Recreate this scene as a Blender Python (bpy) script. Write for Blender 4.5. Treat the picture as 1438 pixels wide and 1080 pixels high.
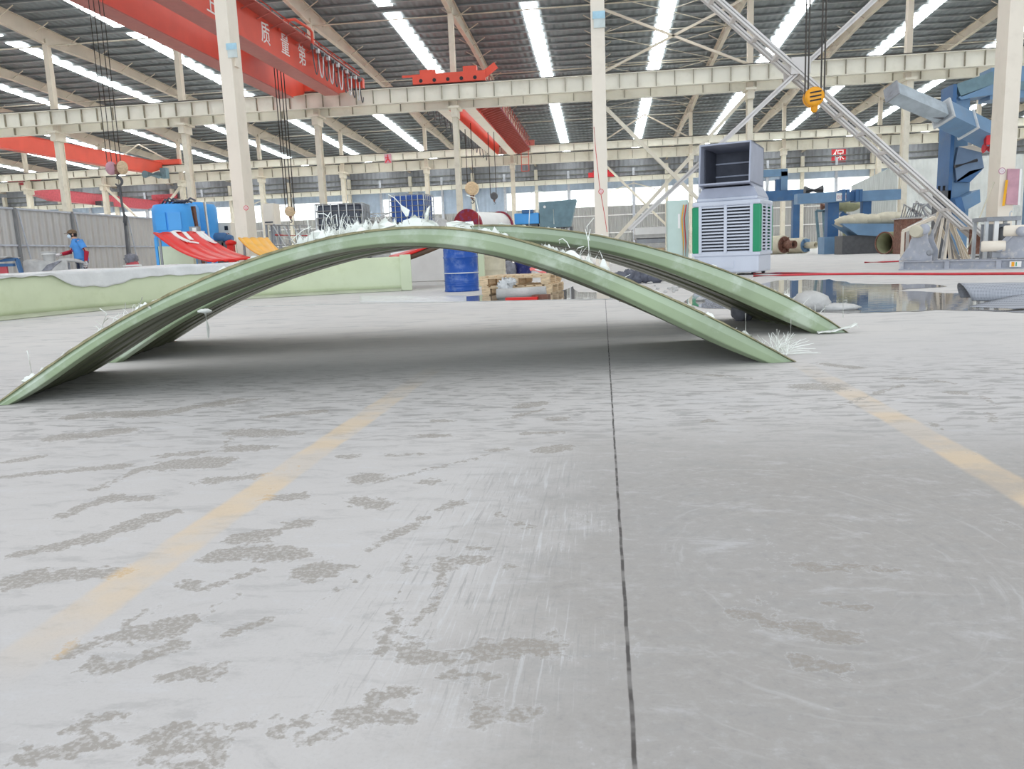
import bpy, math, random
import numpy as np
from mathutils import Vector, Matrix

random.seed(7)
rng = np.random.default_rng(7)
for o in list(bpy.data.objects):
    bpy.data.objects.remove(o)
C = bpy.context.scene.collection
SC = bpy.context.scene

# ------------------------------------------------------------------ camera
W, HH, F, EYE = 1438, 1080, 1104.0, 0.6
CM = np.array([[0.99290568, 0.11235448, -0.03892009],
               [-0.01975078, -0.1669325, -0.98577048],
               [-0.11725275, 0.97954582, -0.16352914]])
cam = bpy.data.objects.new('camera', bpy.data.cameras.new('camera'))
C.objects.link(cam)
m = Matrix.Identity(4)
for i in range(3):
    m[i][0], m[i][1], m[i][2] = CM[0][i], -CM[1][i], -CM[2][i]
m[2][3] = EYE
cam.matrix_world = m
cam.data.sensor_fit = 'HORIZONTAL'
cam.data.sensor_width = 36.0
cam.data.lens = F / W * 36.0
cam.data.clip_start = 0.05
cam.data.clip_end = 500
SC.camera = cam

# ------------------------------------------------------------------ daylight and added fill lamps
world = bpy.data.worlds.new('daylight')
SC.world = world
world.use_nodes = True
bg = world.node_tree.nodes['Background']
bg.inputs['Color'].default_value = (0.86, 0.93, 1.0, 1)
bg.inputs['Strength'].default_value = 0.66
SC.view_settings.view_transform = 'Standard'
SC.view_settings.look = 'None'
SC.view_settings.gamma = 1
SC.view_settings.use_curve_mapping = False
SC.view_settings.exposure = 0.36
SC.cycles.use_denoising = True
SC.cycles.max_bounces = 6
SC.cycles.diffuse_bounces = 4
SKYLIGHT = 11.0        # daylight through the translucent roof strips
sun = bpy.data.lights.new('overhead_fill_sun', 'SUN')      # added soft warm sun for the near floor, where no roof is built
sun.energy = 0.46; sun.angle = math.radians(110); sun.color = (1.0, 0.90, 0.79)
sun_o = bpy.data.objects.new('overhead_fill_sun', sun); C.objects.link(sun_o); sun_o.rotation_euler = (math.radians(-12), math.radians(6), 0)
fill_l = bpy.data.lights.new('fill_behind_camera', 'AREA')         # added unseen area lamp that fills the shade under the arches
fill_l.shape = 'RECTANGLE'; fill_l.size = 44; fill_l.size_y = 9; fill_l.energy = 4300; fill_l.color = (0.77, 0.875, 1.0)
fill_o = bpy.data.objects.new('fill_behind_camera', fill_l); C.objects.link(fill_o)
fill_o.location = (0, -20, 4.6); fill_o.rotation_euler = (math.radians(90), 0, 0)

# ------------------------------------------------------------------ helpers
def ray(x, y):
    return CM.T @ np.array([(x - 719) / F, (y - 540) / F, 1.0])
def at(x, y, Y):
    """world point seen at photo pixel (x, y) at distance Y down the hall"""
    r = ray(x, y)
    return np.array([0, 0, EYE]) + r * (Y / r[1])
def gnd(x, y, z=0.0):
    r = ray(x, y)
    return np.array([0, 0, EYE]) + r * ((z - EYE) / r[2])

def V(*a):
    return np.array(a, float)
def unit(v):
    v = np.asarray(v, float)
    return v / max(np.linalg.norm(v), 1e-9)
def frame(d, up=(0, 0, 1)):
    d = unit(d)
    s = np.cross(d, up)
    if np.linalg.norm(s) < 1e-4:
        s = np.cross(d, (0, 1, 0))
    s = unit(s)
    return s, np.cross(s, d)

class MB:
    """collects shapes in world coordinates and links them as one mesh"""
    def __init__(s):
        s.v, s.f, s.sm = [], [], []
    def add(s, vs, fs, smooth=False):
        n = len(s.v)
        s.v += [tuple(map(float, p)) for p in vs]
        s.f += [tuple(i + n for i in f) for f in fs]
        s.sm += [smooth] * len(fs)
        return s
    def hexa(s, a, b):
        """two quads (lists of 4 points) joined"""
        return s.add(list(a) + list(b), [(3, 2, 1, 0), (4, 5, 6, 7), (0, 1, 5, 4), (1, 2, 6, 5), (2, 3, 7, 6), (3, 0, 4, 7)])
    def box(s, c, d, rz=0.0):
        c = np.asarray(c, float); x, y, z = np.asarray(d, float) / 2
        k, q = math.cos(rz), math.sin(rz)
        def p(a, b, e):
            return c + V(a * k - b * q, a * q + b * k, e)
        return s.hexa([p(-x, -y, -z), p(x, -y, -z), p(x, y, -z), p(-x, y, -z)], [p(-x, -y, z), p(x, -y, z), p(x, y, z), p(-x, y, z)])
    def box2(s, lo, hi):
        lo, hi = np.asarray(lo, float), np.asarray(hi, float)
        return s.box((lo + hi) / 2, hi - lo)
    def bar(s, p, q, w, h, up=(0, 0, 1)):
        p, q = np.asarray(p, float), np.asarray(q, float)
        a, b = frame(q - p, up)
        a, b = a * w / 2, b * h / 2
        return s.hexa([p - a - b, p + a - b, p + a + b, p - a + b], [q - a - b, q + a - b, q + a + b, q - a + b])
    def ibar(s, p, q, w, h, t=0.03, up=(0, 0, 1)):
        p, q = np.asarray(p, float), np.asarray(q, float)
        a, b = frame(q - p, up)
        s.bar(p, q, t, h, up)
        for k in (1, -1):
            s.bar(p + b * k * (h - t) / 2, q + b * k * (h - t) / 2, w, t, up)
        return s
    def tube(s, pts, r, n=8, caps=True, smooth=True):
        pts = [np.asarray(p, float) for p in pts]
        rs = r if hasattr(r, '__len__') else [r] * len(pts)
        vs, fs = [], []
        ua = None
        for i, p in enumerate(pts):
            d = pts[min(i + 1, len(pts) - 1)] - pts[max(i - 1, 0)]
            if ua is None:
                ua, ub = frame(d)
            else:
                d = unit(d)
                ua = unit(ua - d * (ua @ d)); ub = np.cross(d, ua)
            for k in range(n):
                t = 2 * math.pi * k / n
                vs.append(p + (ua * math.cos(t) + ub * math.sin(t)) * rs[i])
        for i in range(len(pts) - 1):
            for k in range(n):
                k2 = (k + 1) % n
                fs.append((i * n + k, i * n + k2, i * n + n + k2, i * n + n + k))
        s.add(vs, fs, smooth)
        if caps:
            e = len(pts) - 1
            s.add(vs[:n], [tuple(range(n - 1, -1, -1))]); s.add(vs[e * n:], [tuple(range(n))])
        return s
    def cyl(s, p, q, r, n=24, caps=True):
        return s.tube([p, q], r, n, caps)
    def pipe(s, p, q, r, ri, n=28):
        """hollow open tube"""
        p, q = np.asarray(p, float), np.asarray(q, float)
        a, b = frame(q - p)
        vs = []
        for c, rr in ((p, r), (q, r), (q, ri), (p, ri)):
            vs += [c + (a * math.cos(2 * math.pi * k / n) + b * math.sin(2 * math.pi * k / n)) * rr for k in range(n)]
        fs = []
        for i in range(4):
            j = (i + 1) % 4
            fs += [(i * n + k, i * n + (k + 1) % n, j * n + (k + 1) % n, j * n + k) for k in range(n)]
        return s.add(vs, fs, True)
    def lathe(s, c, prof, n=28, axis=(0, 0, 1), smooth=True, caps=True):
        """prof: list of (radius, height along axis)"""
        c = np.asarray(c, float); d = unit(axis); a, b = frame(d)
        vs, fs = [], []
        for r, h in prof:
            vs += [c + d * h + (a * math.cos(2 * math.pi * k / n) + b * math.sin(2 * math.pi * k / n)) * r for k in range(n)]
        for i in range(len(prof) - 1):
            fs += [(i * n + k, i * n + (k + 1) % n, i * n + n + (k + 1) % n, i * n + n + k) for k in range(n)]
        s.add(vs, fs, smooth)
        if caps:
            s.add(vs[:n], [tuple(range(n - 1, -1, -1))]); s.add(vs[-n:], [tuple(range(n))])
        return s
    def prism(s, poly, off):
        """closed polygon of 3-D points pushed along off"""
        n = len(poly); poly = [np.asarray(p, float) for p in poly]
        vs = poly + [p + np.asarray(off, float) for p in poly]
        fs = [tuple(range(n - 1, -1, -1)), tuple(range(n, 2 * n))] + [(k, (k + 1) % n, n + (k + 1) % n, n + k) for k in range(n)]
        return s.add(vs, fs)
    def loft(s, rings, smooth=True, caps=True):
        n = len(rings[0]); vs = [p for r in rings for p in r]; fs = []
        for i in range(len(rings) - 1):
            fs += [(i * n + k, i * n + (k + 1) % n, i * n + n + (k + 1) % n, i * n + n + k) for k in range(n)]
        s.add(vs, fs, smooth)
        if caps:
            s.add(rings[0], [tuple(range(n - 1, -1, -1))]); s.add(rings[-1], [tuple(range(n))])
        return s
    def grid(s, fn, nu, nv, smooth=True):
        vs = [fn(i / nu, j / nv) for i in range(nu + 1) for j in range(nv + 1)]
        fs = [(i * (nv + 1) + j, (i + 1) * (nv + 1) + j, (i + 1) * (nv + 1) + j + 1, i * (nv + 1) + j + 1) for i in range(nu) for j in range(nv)]
        return s.add(vs, fs, smooth)
    def shell(s, fn, nu, nv, t, smooth=True):
        """grid surface fn(u,v) with thickness t downwards along its normal"""
        P = np.array([[fn(i / nu, j / nv) for j in range(nv + 1)] for i in range(nu + 1)])
        du = np.gradient(P, axis=0); dv = np.gradient(P, axis=1)
        n = np.cross(du, dv); n /= np.maximum(np.linalg.norm(n, axis=2, keepdims=True), 1e-9)
        Q = P - n * t
        def idx(i, j): return i * (nv + 1) + j
        N = (nu + 1) * (nv + 1)
        fs = []
        for i in range(nu):
            for j in range(nv):
                fs.append((idx(i, j), idx(i + 1, j), idx(i + 1, j + 1), idx(i, j + 1)))
                fs.append((N + idx(i, j), N + idx(i, j + 1), N + idx(i + 1, j + 1), N + idx(i + 1, j)))
        for i in range(nu):
            fs.append((idx(i, 0), N + idx(i, 0), N + idx(i + 1, 0), idx(i + 1, 0)))
            fs.append((idx(i, nv), idx(i + 1, nv), N + idx(i + 1, nv), N + idx(i, nv)))
        for j in range(nv):
            fs.append((idx(0, j), idx(0, j + 1), N + idx(0, j + 1), N + idx(0, j)))
            fs.append((idx(nu, j), N + idx(nu, j), N + idx(nu, j + 1), idx(nu, j + 1)))
        return s.add(np.concatenate([P.reshape(-1, 3), Q.reshape(-1, 3)]), fs, smooth)
    def ball(s, c, r, nu=16, nv=10, jit=0.0, seed=0):
        rr = random.Random(seed)
        c = np.asarray(c, float); r = np.asarray(r if hasattr(r, '__len__') else (r, r, r), float)
        rings = []
        for j in range(nv + 1):
            t = math.pi * (j + 0.02) / (nv + 0.04)
            rings.append([c + r * V(math.sin(t) * math.cos(2 * math.pi * k / nu), math.sin(t) * math.sin(2 * math.pi * k / nu), -math.cos(t)) * (1 + rr.uniform(-jit, jit)) for k in range(nu)])
        return s.loft(rings)
    def build(s, name, mat, parent=None, loc=None, bevel=0.0):
        me = bpy.data.meshes.new(name)
        root = parent
        while root is not None and root.parent is not None:
            root = root.parent
        base = np.array(root.location if root is not None else (loc if loc is not None else (0, 0, 0)), float)
        v = np.array(s.v, float).reshape(-1, 3) - base
        me.from_pydata([tuple(p) for p in v], [], s.f)
        me.polygons.foreach_set('use_smooth', s.sm)
        me.materials.append(mat)
        me.validate(); me.update()
        o = bpy.data.objects.new(name, me)
        C.objects.link(o)
        if parent is not None:
            o.parent = parent
        else:
            o.location = base
        if bevel:
            b = o.modifiers.new('edge', 'BEVEL'); b.width = bevel; b.segments = 2; b.limit_method = 'ANGLE'
        return o

def tag(o, label=None, cat=None, group=None, kind=None):
    for k, v in (('label', label), ('category', cat), ('group', group), ('kind', kind)):
        if v:
            o[k] = v
    return o
def thing(name, label, cat, loc, group=None):
    o = bpy.data.objects.new(name, None)
    o.empty_display_size = 0.2
    C.objects.link(o); o.location = tuple(map(float, loc))
    return tag(o, label, cat, group)
def struct(name, mb, mat, **k):
    return tag(mb.build(name, mat, **k), kind='structure')

# ------------------------------------------------------------------ materials
def srgb(*c):
    return tuple(((x / 255) / 12.92 if x / 255 <= 0.04045 else ((x / 255 + 0.055) / 1.055) ** 2.4) for x in c)
class NT:
    def __init__(s, name):
        s.m = bpy.data.materials.new(name); s.m.use_nodes = True
        s.t = s.m.node_tree; s.b = s.t.nodes['Principled BSDF']
    def n(s, typ, **k):
        nd = s.t.nodes.new(typ)
        for a, v in k.items():
            setattr(nd, a, v)
        return nd
    def l(s, a, b):
        s.t.links.new(a, b)
    def put(s, sock, v):
        if isinstance(v, bpy.types.NodeSocket): s.l(v, sock)
        elif isinstance(v, (tuple, list)) and len(v) == 3 and sock.type == 'RGBA': sock.default_value = (*v, 1)
        else: sock.default_value = v
    def math(s, op, a, b=0.0, c=0.0):
        nd = s.n('ShaderNodeMath', operation=op)
        s.put(nd.inputs[0], a); s.put(nd.inputs[1], b); s.put(nd.inputs[2], c)
        return nd.outputs[0]
    def mix(s, f, a, b, mode='MIX'):
        nd = s.n('ShaderNodeMix', data_type='RGBA', blend_type=mode)
        s.put(nd.inputs[0], f); s.put(nd.inputs[6], a); s.put(nd.inputs[7], b)
        return nd.outputs[2]
    def coord(s, scale=(1, 1, 1), rot=(0, 0, 0), loc=(0, 0, 0)):
        tc = s.n('ShaderNodeTexCoord'); mp = s.n('ShaderNodeMapping')
        s.l(tc.outputs['Object'], mp.inputs[0])
        mp.inputs['Scale'].default_value = scale; mp.inputs['Rotation'].default_value = rot; mp.inputs['Location'].default_value = loc
        return mp.outputs[0]
    def noise(s, scale, vec=None, detail=3, rough=0.55, dist=0.0):
        nd = s.n('ShaderNodeTexNoise')
        nd.inputs['Scale'].default_value = scale; nd.inputs['Detail'].default_value = detail
        nd.inputs['Roughness'].default_value = rough; nd.inputs['Distortion'].default_value = dist
        s.l(vec if vec is not None else s.coord(), nd.inputs['Vector'])
        return nd.outputs[0]
    def ramp(s, f, a, b):
        """smooth step between a and b"""
        nd = s.n('ShaderNodeMapRange', interpolation_type='SMOOTHSTEP')
        s.put(nd.inputs[0], f); s.put(nd.inputs[1], a); s.put(nd.inputs[2], b)
        return nd.outputs[0]
def mat(name, col, rough=0.55, metal=0.0, var=0.12, scale=4.0, dirt=None, dirt_amt=0.45, bump=0.0, stretch=(1, 1, 1), trans=0.0, spec=0.4):
    k = NT(name)
    vec = k.coord(stretch)
    f = k.noise(scale, vec, 4)
    c = k.mix(k.ramp(f, 0.3, 0.7), tuple(x * (1 - var) for x in col), tuple(min(1, x * (1 + var)) for x in col))
    if dirt:
        g = k.noise(scale * 2.3, k.coord(stretch, loc=(3.1, 1.7, 5.2)), 6, 0.65)
        c = k.mix(k.math('MULTIPLY', k.ramp(g, 0.5, 0.68), dirt_amt), c, dirt)
    k.put(k.b.inputs['Base Color'], c)
    k.b.inputs['Roughness'].default_value = rough
    k.b.inputs['Metallic'].default_value = metal
    k.b.inputs['Specular IOR Level'].default_value = spec
    if trans:
        k.b.inputs['Alpha'].default_value = 1 - trans
    if bump:
        bm = k.n('ShaderNodeBump'); bm.inputs['Strength'].default_value = bump; bm.inputs['Distance'].default_value = 0.02
        k.l(k.noise(scale * 6, vec, 3), bm.inputs['Height']); k.l(bm.outputs[0], k.b.inputs['Normal'])
    return k.m
def ribbed(name, col, axis, pitch, rough=0.5, depth=0.5, var=0.08):
    """corrugated sheet: shallow bump ribs across one axis"""
    k = NT(name)
    vec = k.coord()
    sp = k.n('ShaderNodeSeparateXYZ'); k.l(vec, sp.inputs[0])
    s_ = k.math('SINE', k.math('MULTIPLY', sp.outputs[axis], 2 * math.pi / pitch))
    bm = k.n('ShaderNodeBump'); bm.inputs['Strength'].default_value = depth; bm.inputs['Distance'].default_value = pitch * 0.12
    k.l(s_, bm.inputs['Height']); k.l(bm.outputs[0], k.b.inputs['Normal'])
    f = k.noise(0.8, vec, 4)
    k.put(k.b.inputs['Base Color'], k.mix(k.ramp(f, 0.3, 0.7), tuple(x * (1 - var) for x in col), tuple(x * (1 + var) for x in col)))
    k.b.inputs['Roughness'].default_value = rough
    k.b.inputs['Specular IOR Level'].default_value = 0.3
    return k.m
def glow(name, col, strength):
    k = NT(name)
    k.b.inputs['Base Color'].default_value = (*col, 1)
    k.b.inputs['Emission Color'].default_value = (*col, 1)
    k.b.inputs['Emission Strength'].default_value = strength
    return k.m

M = {}
M['cream'] = mat('cream_steel_paint', srgb(222, 214, 196), 0.5, var=0.04, scale=1, dirt=srgb(186, 176, 156), dirt_amt=0.35)
M['creamgrey'] = mat('pale_grey_steel_paint', srgb(234, 223, 206), 0.5, var=0.03, scale=1, dirt=srgb(206, 194, 176), dirt_amt=0.2)
M['bracegrey'] = mat('pale_brace_paint', srgb(218, 213, 208), 0.5, var=0.05, scale=1, dirt=srgb(176, 168, 158), dirt_amt=0.35)
M['beam'] = mat('cream_beam_paint', srgb(230, 225, 210), 0.5, var=0.05, scale=0.5, dirt=srgb(208, 201, 182), dirt_amt=0.4)
M['stiff'] = mat('stiffener_paint', srgb(150, 143, 126), 0.6)
M['rafter'] = mat('rafter_paint', srgb(206, 194, 176), 0.6, var=0.06, scale=0.6)
M['roof'] = ribbed('roof_sheet', srgb(120, 126, 128), 0, 0.45, 0.55, 0.6)
M['purlin'] = mat('purlin_galvanised', srgb(150, 152, 150), 0.5, scale=1)
M['darkwall'] = ribbed('upper_wall_sheet', srgb(150, 152, 156), 0, 0.6, 0.6, 0.4)
M['lowwall'] = ribbed('lower_wall_sheet', srgb(172, 186, 202), 0, 0.6, 0.6, 0.3)
M['girt'] = mat('girt_paint', srgb(120, 120, 116), 0.6)
M['fence'] = ribbed('grey_fence_sheet', srgb(172, 170, 166), 0, 0.32, 0.5, 0.9, 0.04)
M['fencey'] = ribbed('grey_fence_sheet_side', srgb(196, 192, 186), 1, 0.32, 0.5, 0.9, 0.04)
M['rail'] = mat('pale_rail_paint', srgb(188, 190, 196), 0.5)
M['greyrail'] = mat('grey_rail_paint', srgb(128, 128, 128), 0.5)
M['red'] = mat('crane_red_paint', srgb(218, 84, 64), 0.5, var=0.06, scale=0.7)
M['redsh'] = mat('crane_red_shaded_underside', srgb(172, 92, 82), 0.5, var=0.05)  # duller red with the shade of the girder undersides in the colour
M['dullred'] = mat('faded_red_paint', srgb(196, 84, 92), 0.5)
M['white'] = mat('white_paint', srgb(238, 236, 232), 0.5, var=0.03)
M['black'] = mat('black_rubber', srgb(40, 40, 42), 0.6)
M['cable'] = mat('dark_steel_cable', srgb(72, 66, 60), 0.5)
M['dkgrey'] = mat('dark_grey_steel', srgb(88, 88, 90), 0.5, scale=6)
M['grey'] = mat('grey_steel', srgb(150, 152, 156), 0.5, scale=3, dirt=srgb(110, 106, 104))
M['yellow'] = mat('hook_block_yellow', srgb(242, 166, 40), 0.45, scale=6, var=0.08)
M['blue'] = mat('machine_blue_paint', srgb(112, 144, 174), 0.45, var=0.1, scale=1.2, dirt=srgb(120, 140, 160), dirt_amt=0.4)
M['dkblue'] = mat('machine_dark_blue_paint', srgb(64, 104, 148), 0.45, var=0.1, scale=1.2, dirt=srgb(90, 110, 130), dirt_amt=0.4)
M['tankblue'] = mat('tank_blue_plastic', srgb(78, 164, 232), 0.4, var=0.05, scale=2)
M['drumblue'] = mat('drum_blue_paint', srgb(28, 78, 160), 0.3, var=0.08, scale=3, dirt=srgb(150, 170, 200), dirt_amt=0.25)
M['ibcblue'] = mat('tote_blue_plastic', srgb(46, 84, 156), 0.45, var=0.1, scale=2, dirt=srgb(110, 130, 170), dirt_amt=0.4)
M['ibcblack'] = mat('tote_black_plastic', srgb(52, 56, 66), 0.4, var=0.1, scale=2)
M['galv'] = mat('galvanised_tube', srgb(204, 206, 206), 0.4)
M['fred'] = mat('red_gelcoat', srgb(228, 40, 34), 0.3, var=0.05, scale=2)
M['forange'] = mat('orange_gelcoat', srgb(246, 180, 44), 0.35, var=0.08, scale=2)
M['brownunder'] = mat('brown_laminate', srgb(96, 74, 58), 0.6, var=0.2, scale=5)
M['frp'] = mat('green_laminate', srgb(144, 159, 126), 0.3, var=0.14, scale=1.6, dirt=srgb(184, 194, 174), dirt_amt=0.75, spec=0.6)
M['frpdark'] = mat('green_laminate_shaded_underside', srgb(108, 114, 84), 0.4, var=0.35, scale=2.6, dirt=srgb(164, 154, 140), dirt_amt=0.85, stretch=(.3, 10, .3))  # shade under the arches deepened in the colour, pale laminate streaks over it
M['frpedge'] = mat('raw_laminate_edge', srgb(136, 130, 98), 0.6, var=0.25, scale=12, dirt=srgb(96, 90, 60), dirt_amt=0.6)
M['frppale'] = mat('pale_green_laminate', srgb(200, 208, 174), 0.4, var=0.05, scale=1.4, dirt=srgb(188, 196, 158), dirt_amt=0.5)
M['frpmint'] = mat('mint_laminate', srgb(204, 216, 188), 0.4, var=0.05, scale=2)
M['fibre'] = mat('white_glass_fibre', srgb(236, 238, 230), 0.6, var=0.05, scale=8)
M['film'] = mat('milky_plastic_film', srgb(226, 226, 224), 0.3, var=0.06, scale=4, bump=0.5, trans=0.12)
M['mint'] = mat('pale_green_cabinet_paint', srgb(196, 214, 204), 0.45, var=0.03)
M['cool'] = mat('cooler_pale_plastic', srgb(206, 210, 220), 0.4, var=0.03, scale=2)
M['coolgreen'] = mat('cooler_green_plastic', srgb(34, 146, 100), 0.4, var=0.04)
M['cooldark'] = mat('cooling_pad_dark', srgb(52, 54, 60), 0.8)
M['duct'] = mat('grey_duct_sheet', srgb(172, 176, 190), 0.45, 0.1, var=0.05)
M['ductin'] = mat('duct_shaded_inside', srgb(84, 86, 96), 0.6)  # duct grey darkened for the shade inside the mouth
M['wood'] = mat('pallet_wood', srgb(216, 190, 154), 0.7, var=0.2, scale=6, stretch=(1, 6, 6), dirt=srgb(150, 130, 110))
M['pink'] = mat('pink_cloth', srgb(240, 130, 128), 0.8)
M['navy'] = mat('navy_bucket_plastic', srgb(44, 52, 112), 0.4, dirt=srgb(120, 120, 160))
M['creamdrum'] = mat('cream_drum_paint', srgb(206, 196, 170), 0.4)
M['darkred'] = mat('dark_red_paint', srgb(150, 40, 48), 0.45, var=0.15, scale=3, dirt=srgb(80, 80, 150), dirt_amt=0.5)
M['teal'] = mat('grey_teal_board', srgb(112, 138, 146), 0.6)
M['rust'] = mat('rusty_steel', srgb(120, 82, 68), 0.7, var=0.2, scale=8, dirt=srgb(170, 150, 130))
M['tan'] = mat('tan_roll', srgb(202, 194, 172), 0.6, var=0.08, scale=3)
M['olive'] = mat('olive_tube', srgb(150, 150, 116), 0.6, var=0.1, scale=4)
M['inside'] = mat('tube_inside', srgb(74, 56, 50), 0.8)
M['jig'] = mat('worn_grey_jig_paint', srgb(168, 170, 178), 0.6, var=0.12, scale=4, dirt=srgb(214, 208, 200), dirt_amt=0.6)
M['scrap'] = mat('dusty_scrap_steel', srgb(188, 184, 180), 0.6, var=0.15, scale=5)
M['stone'] = mat('dusty_dark_lump', srgb(136, 136, 142), 0.9, var=0.25, scale=8)
M['bag'] = mat('dusty_white_sack', srgb(190, 188, 184), 0.8, var=0.1, scale=6, bump=0.4)
M['greybag'] = mat('dark_grey_bag', srgb(96, 98, 108), 0.6, var=0.25, scale=8, bump=0.5)
M['hose'] = mat('red_hose', srgb(206, 70, 76), 0.5)
M['pinkboard'] = mat('faded_pink_board', srgb(196, 150, 160), 0.6)
M['signred'] = mat('sign_red', srgb(214, 52, 60), 0.5)
M['plaque'] = mat('pale_blue_plaque', srgb(170, 206, 220), 0.4)
M['plaquegrey'] = mat('pale_grey_plaque', srgb(196, 204, 200), 0.5)
M['skylight'] = glow('translucent_roof_panel', (0.93, 0.98, 1.0), SKYLIGHT)
M['pane'] = glow('daylit_window_pane', (0.92, 0.97, 1.0), 1.3)
# ------------------------------------------------------------------ floor
def cap(reg, segs, out):
    """smears read off the floor: (x0,y0,x1,y1,width) in one corner of the photograph"""
    ox, oy, k = reg
    for x0, y0, x1, y1, w in segs:
        a = gnd(ox + x0 * k, oy + y0 * k)[:2]; b = gnd(ox + x1 * k, oy + y1 * k)[:2]
        mx, my = ox + (x0 + x1) / 2 * k, oy + (y0 + y1) / 2 * k
        t = np.linalg.norm(gnd(mx, my - w * k / 2)[:2] - gnd(mx, my + w * k / 2)[:2]) / 2
        d = (b - a) / max(np.linalg.norm(b - a), 1e-6)
        v = np.array([0, 1.0]); s = abs(d[0] * v[1] - d[1] * v[0])
        r = max(0.006, t * max(s, 0.35))
        a2, b2 = a + d * r * 0.7, b - d * r * 0.7
        out.append((a2, b2, r))
SM = []
k_ = 480 / 1438
cap((0, 540, k_), [(0, 390, 540, 340, 20), (390, 445, 620, 345, 30), (650, 340, 950, 330, 45), (250, 560, 420, 490, 60), (420, 480, 660, 480, 30),
    (0, 730, 420, 640, 50), (300, 670, 740, 530, 55), (30, 830, 170, 820, 70), (170, 810, 520, 790, 50), (940, 270, 1140, 265, 26), (930, 275, 1000, 190, 20), (860, 410, 1090, 380, 40),
    (450, 1060, 600, 1040, 40), (620, 1030, 800, 1010, 80), (960, 1050, 1200, 960, 36), (1200, 970, 1438, 860, 26), (790, 985, 1030, 880, 14), (760, 830, 860, 870, 45), (860, 860, 970, 830, 30),
    (940, 650, 1180, 620, 50), (870, 730, 1080, 700, 50), (1100, 720, 1300, 720, 60), (1260, 770, 1438, 790, 80), (1000, 810, 1100, 770, 45), (1180, 600, 1330, 575, 40), (1120, 480, 1290, 470, 26),
    (180, 230, 560, 190, 30), (300, 130, 640, 120, 26), (640, 130, 1010, 60, 34), (900, 90, 1100, 60, 16), (980, 200, 1260, 210, 26), (680, 300, 860, 285, 18), (0, 330, 200, 300, 24), (1080, 140, 1380, 110, 18)], SM)
cap((0, 780, k_), [(230, 430, 380, 380, 60), (380, 450, 460, 500, 60), (460, 500, 600, 430, 60), (650, 520, 760, 500, 45), (760, 490, 930, 490, 60), (290, 740, 430, 660, 60), (430, 660, 540, 680, 20), (320, 785, 430, 770, 30),
    (670, 750, 760, 710, 50), (760, 710, 850, 740, 40), (580, 870, 760, 810, 60), (750, 880, 930, 870, 60), (840, 800, 930, 800, 40), (680, 400, 800, 385, 40), (860, 750, 1120, 700, 14), (1120, 700, 1438, 660, 12), (1160, 720, 1310, 780, 45), (1380, 740, 1438, 740, 40), (60, 850, 640, 780, 8), (500, 300, 700, 200, 24)], SM)
cap((480, 540, k_), [(100, 700, 330, 580, 30), (330, 570, 500, 490, 40), (0, 860, 120, 800, 34), (430, 660, 520, 660, 18), (520, 690, 620, 690, 26), (470, 735, 600, 735, 24), (60, 490, 190, 510, 40), (150, 410, 600, 300, 16), (50, 395, 160, 390, 40), (320, 410, 400, 410, 24),
    (810, 280, 960, 260, 26), (720, 95, 850, 75, 26), (300, 215, 440, 215, 12), (750, 205, 950, 200, 10), (620, 280, 720, 270, 18), (0, 300, 60, 305, 22), (180, 300, 360, 290, 14), (380, 155, 460, 155, 12), (700, 145, 860, 100, 12), (870, 145, 940, 145, 16), (690, 770, 750, 770, 16), (640, 540, 800, 605, 16)], SM)
cap((480, 780, k_), [(190, 380, 400, 380, 40), (280, 420, 600, 430, 70), (500, 390, 880, 390, 60), (500, 520, 660, 510, 40), (520, 600, 650, 600, 40), (540, 660, 820, 660, 50), (120, 600, 320, 560, 40), (120, 690, 290, 680, 45), (0, 710, 70, 640, 50),
    (280, 0, 250, 150, 20), (250, 150, 150, 420, 16), (420, 0, 400, 180, 22), (400, 180, 270, 320, 20), (270, 320, 330, 460, 20), (340, 320, 440, 520, 26)], SM)
cap((958, 500, k_), [(530, 885, 690, 890, 26), (700, 880, 980, 910, 30), (530, 130, 610, 130, 30), (660, 210, 930, 120, 6), (1050, 285, 1110, 330, 16), (90, 275, 140, 270, 10), (1110, 155, 1200, 155, 12), (1240, 160, 1340, 215, 9), (1300, 240, 1310, 280, 16), (580, 30, 740, 50, 16), (880, 95, 990, 95, 8), (160, 245, 330, 230, 8), (1040, 100, 1180, 120, 12), (0, 70, 300, 95, 8)], SM)
cap((958, 780, k_), [(480, 300, 560, 310, 30), (600, 340, 740, 350, 40), (450, 440, 720, 490, 50), (220, 240, 440, 310, 30), (600, 200, 790, 220, 22)], SM)

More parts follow.
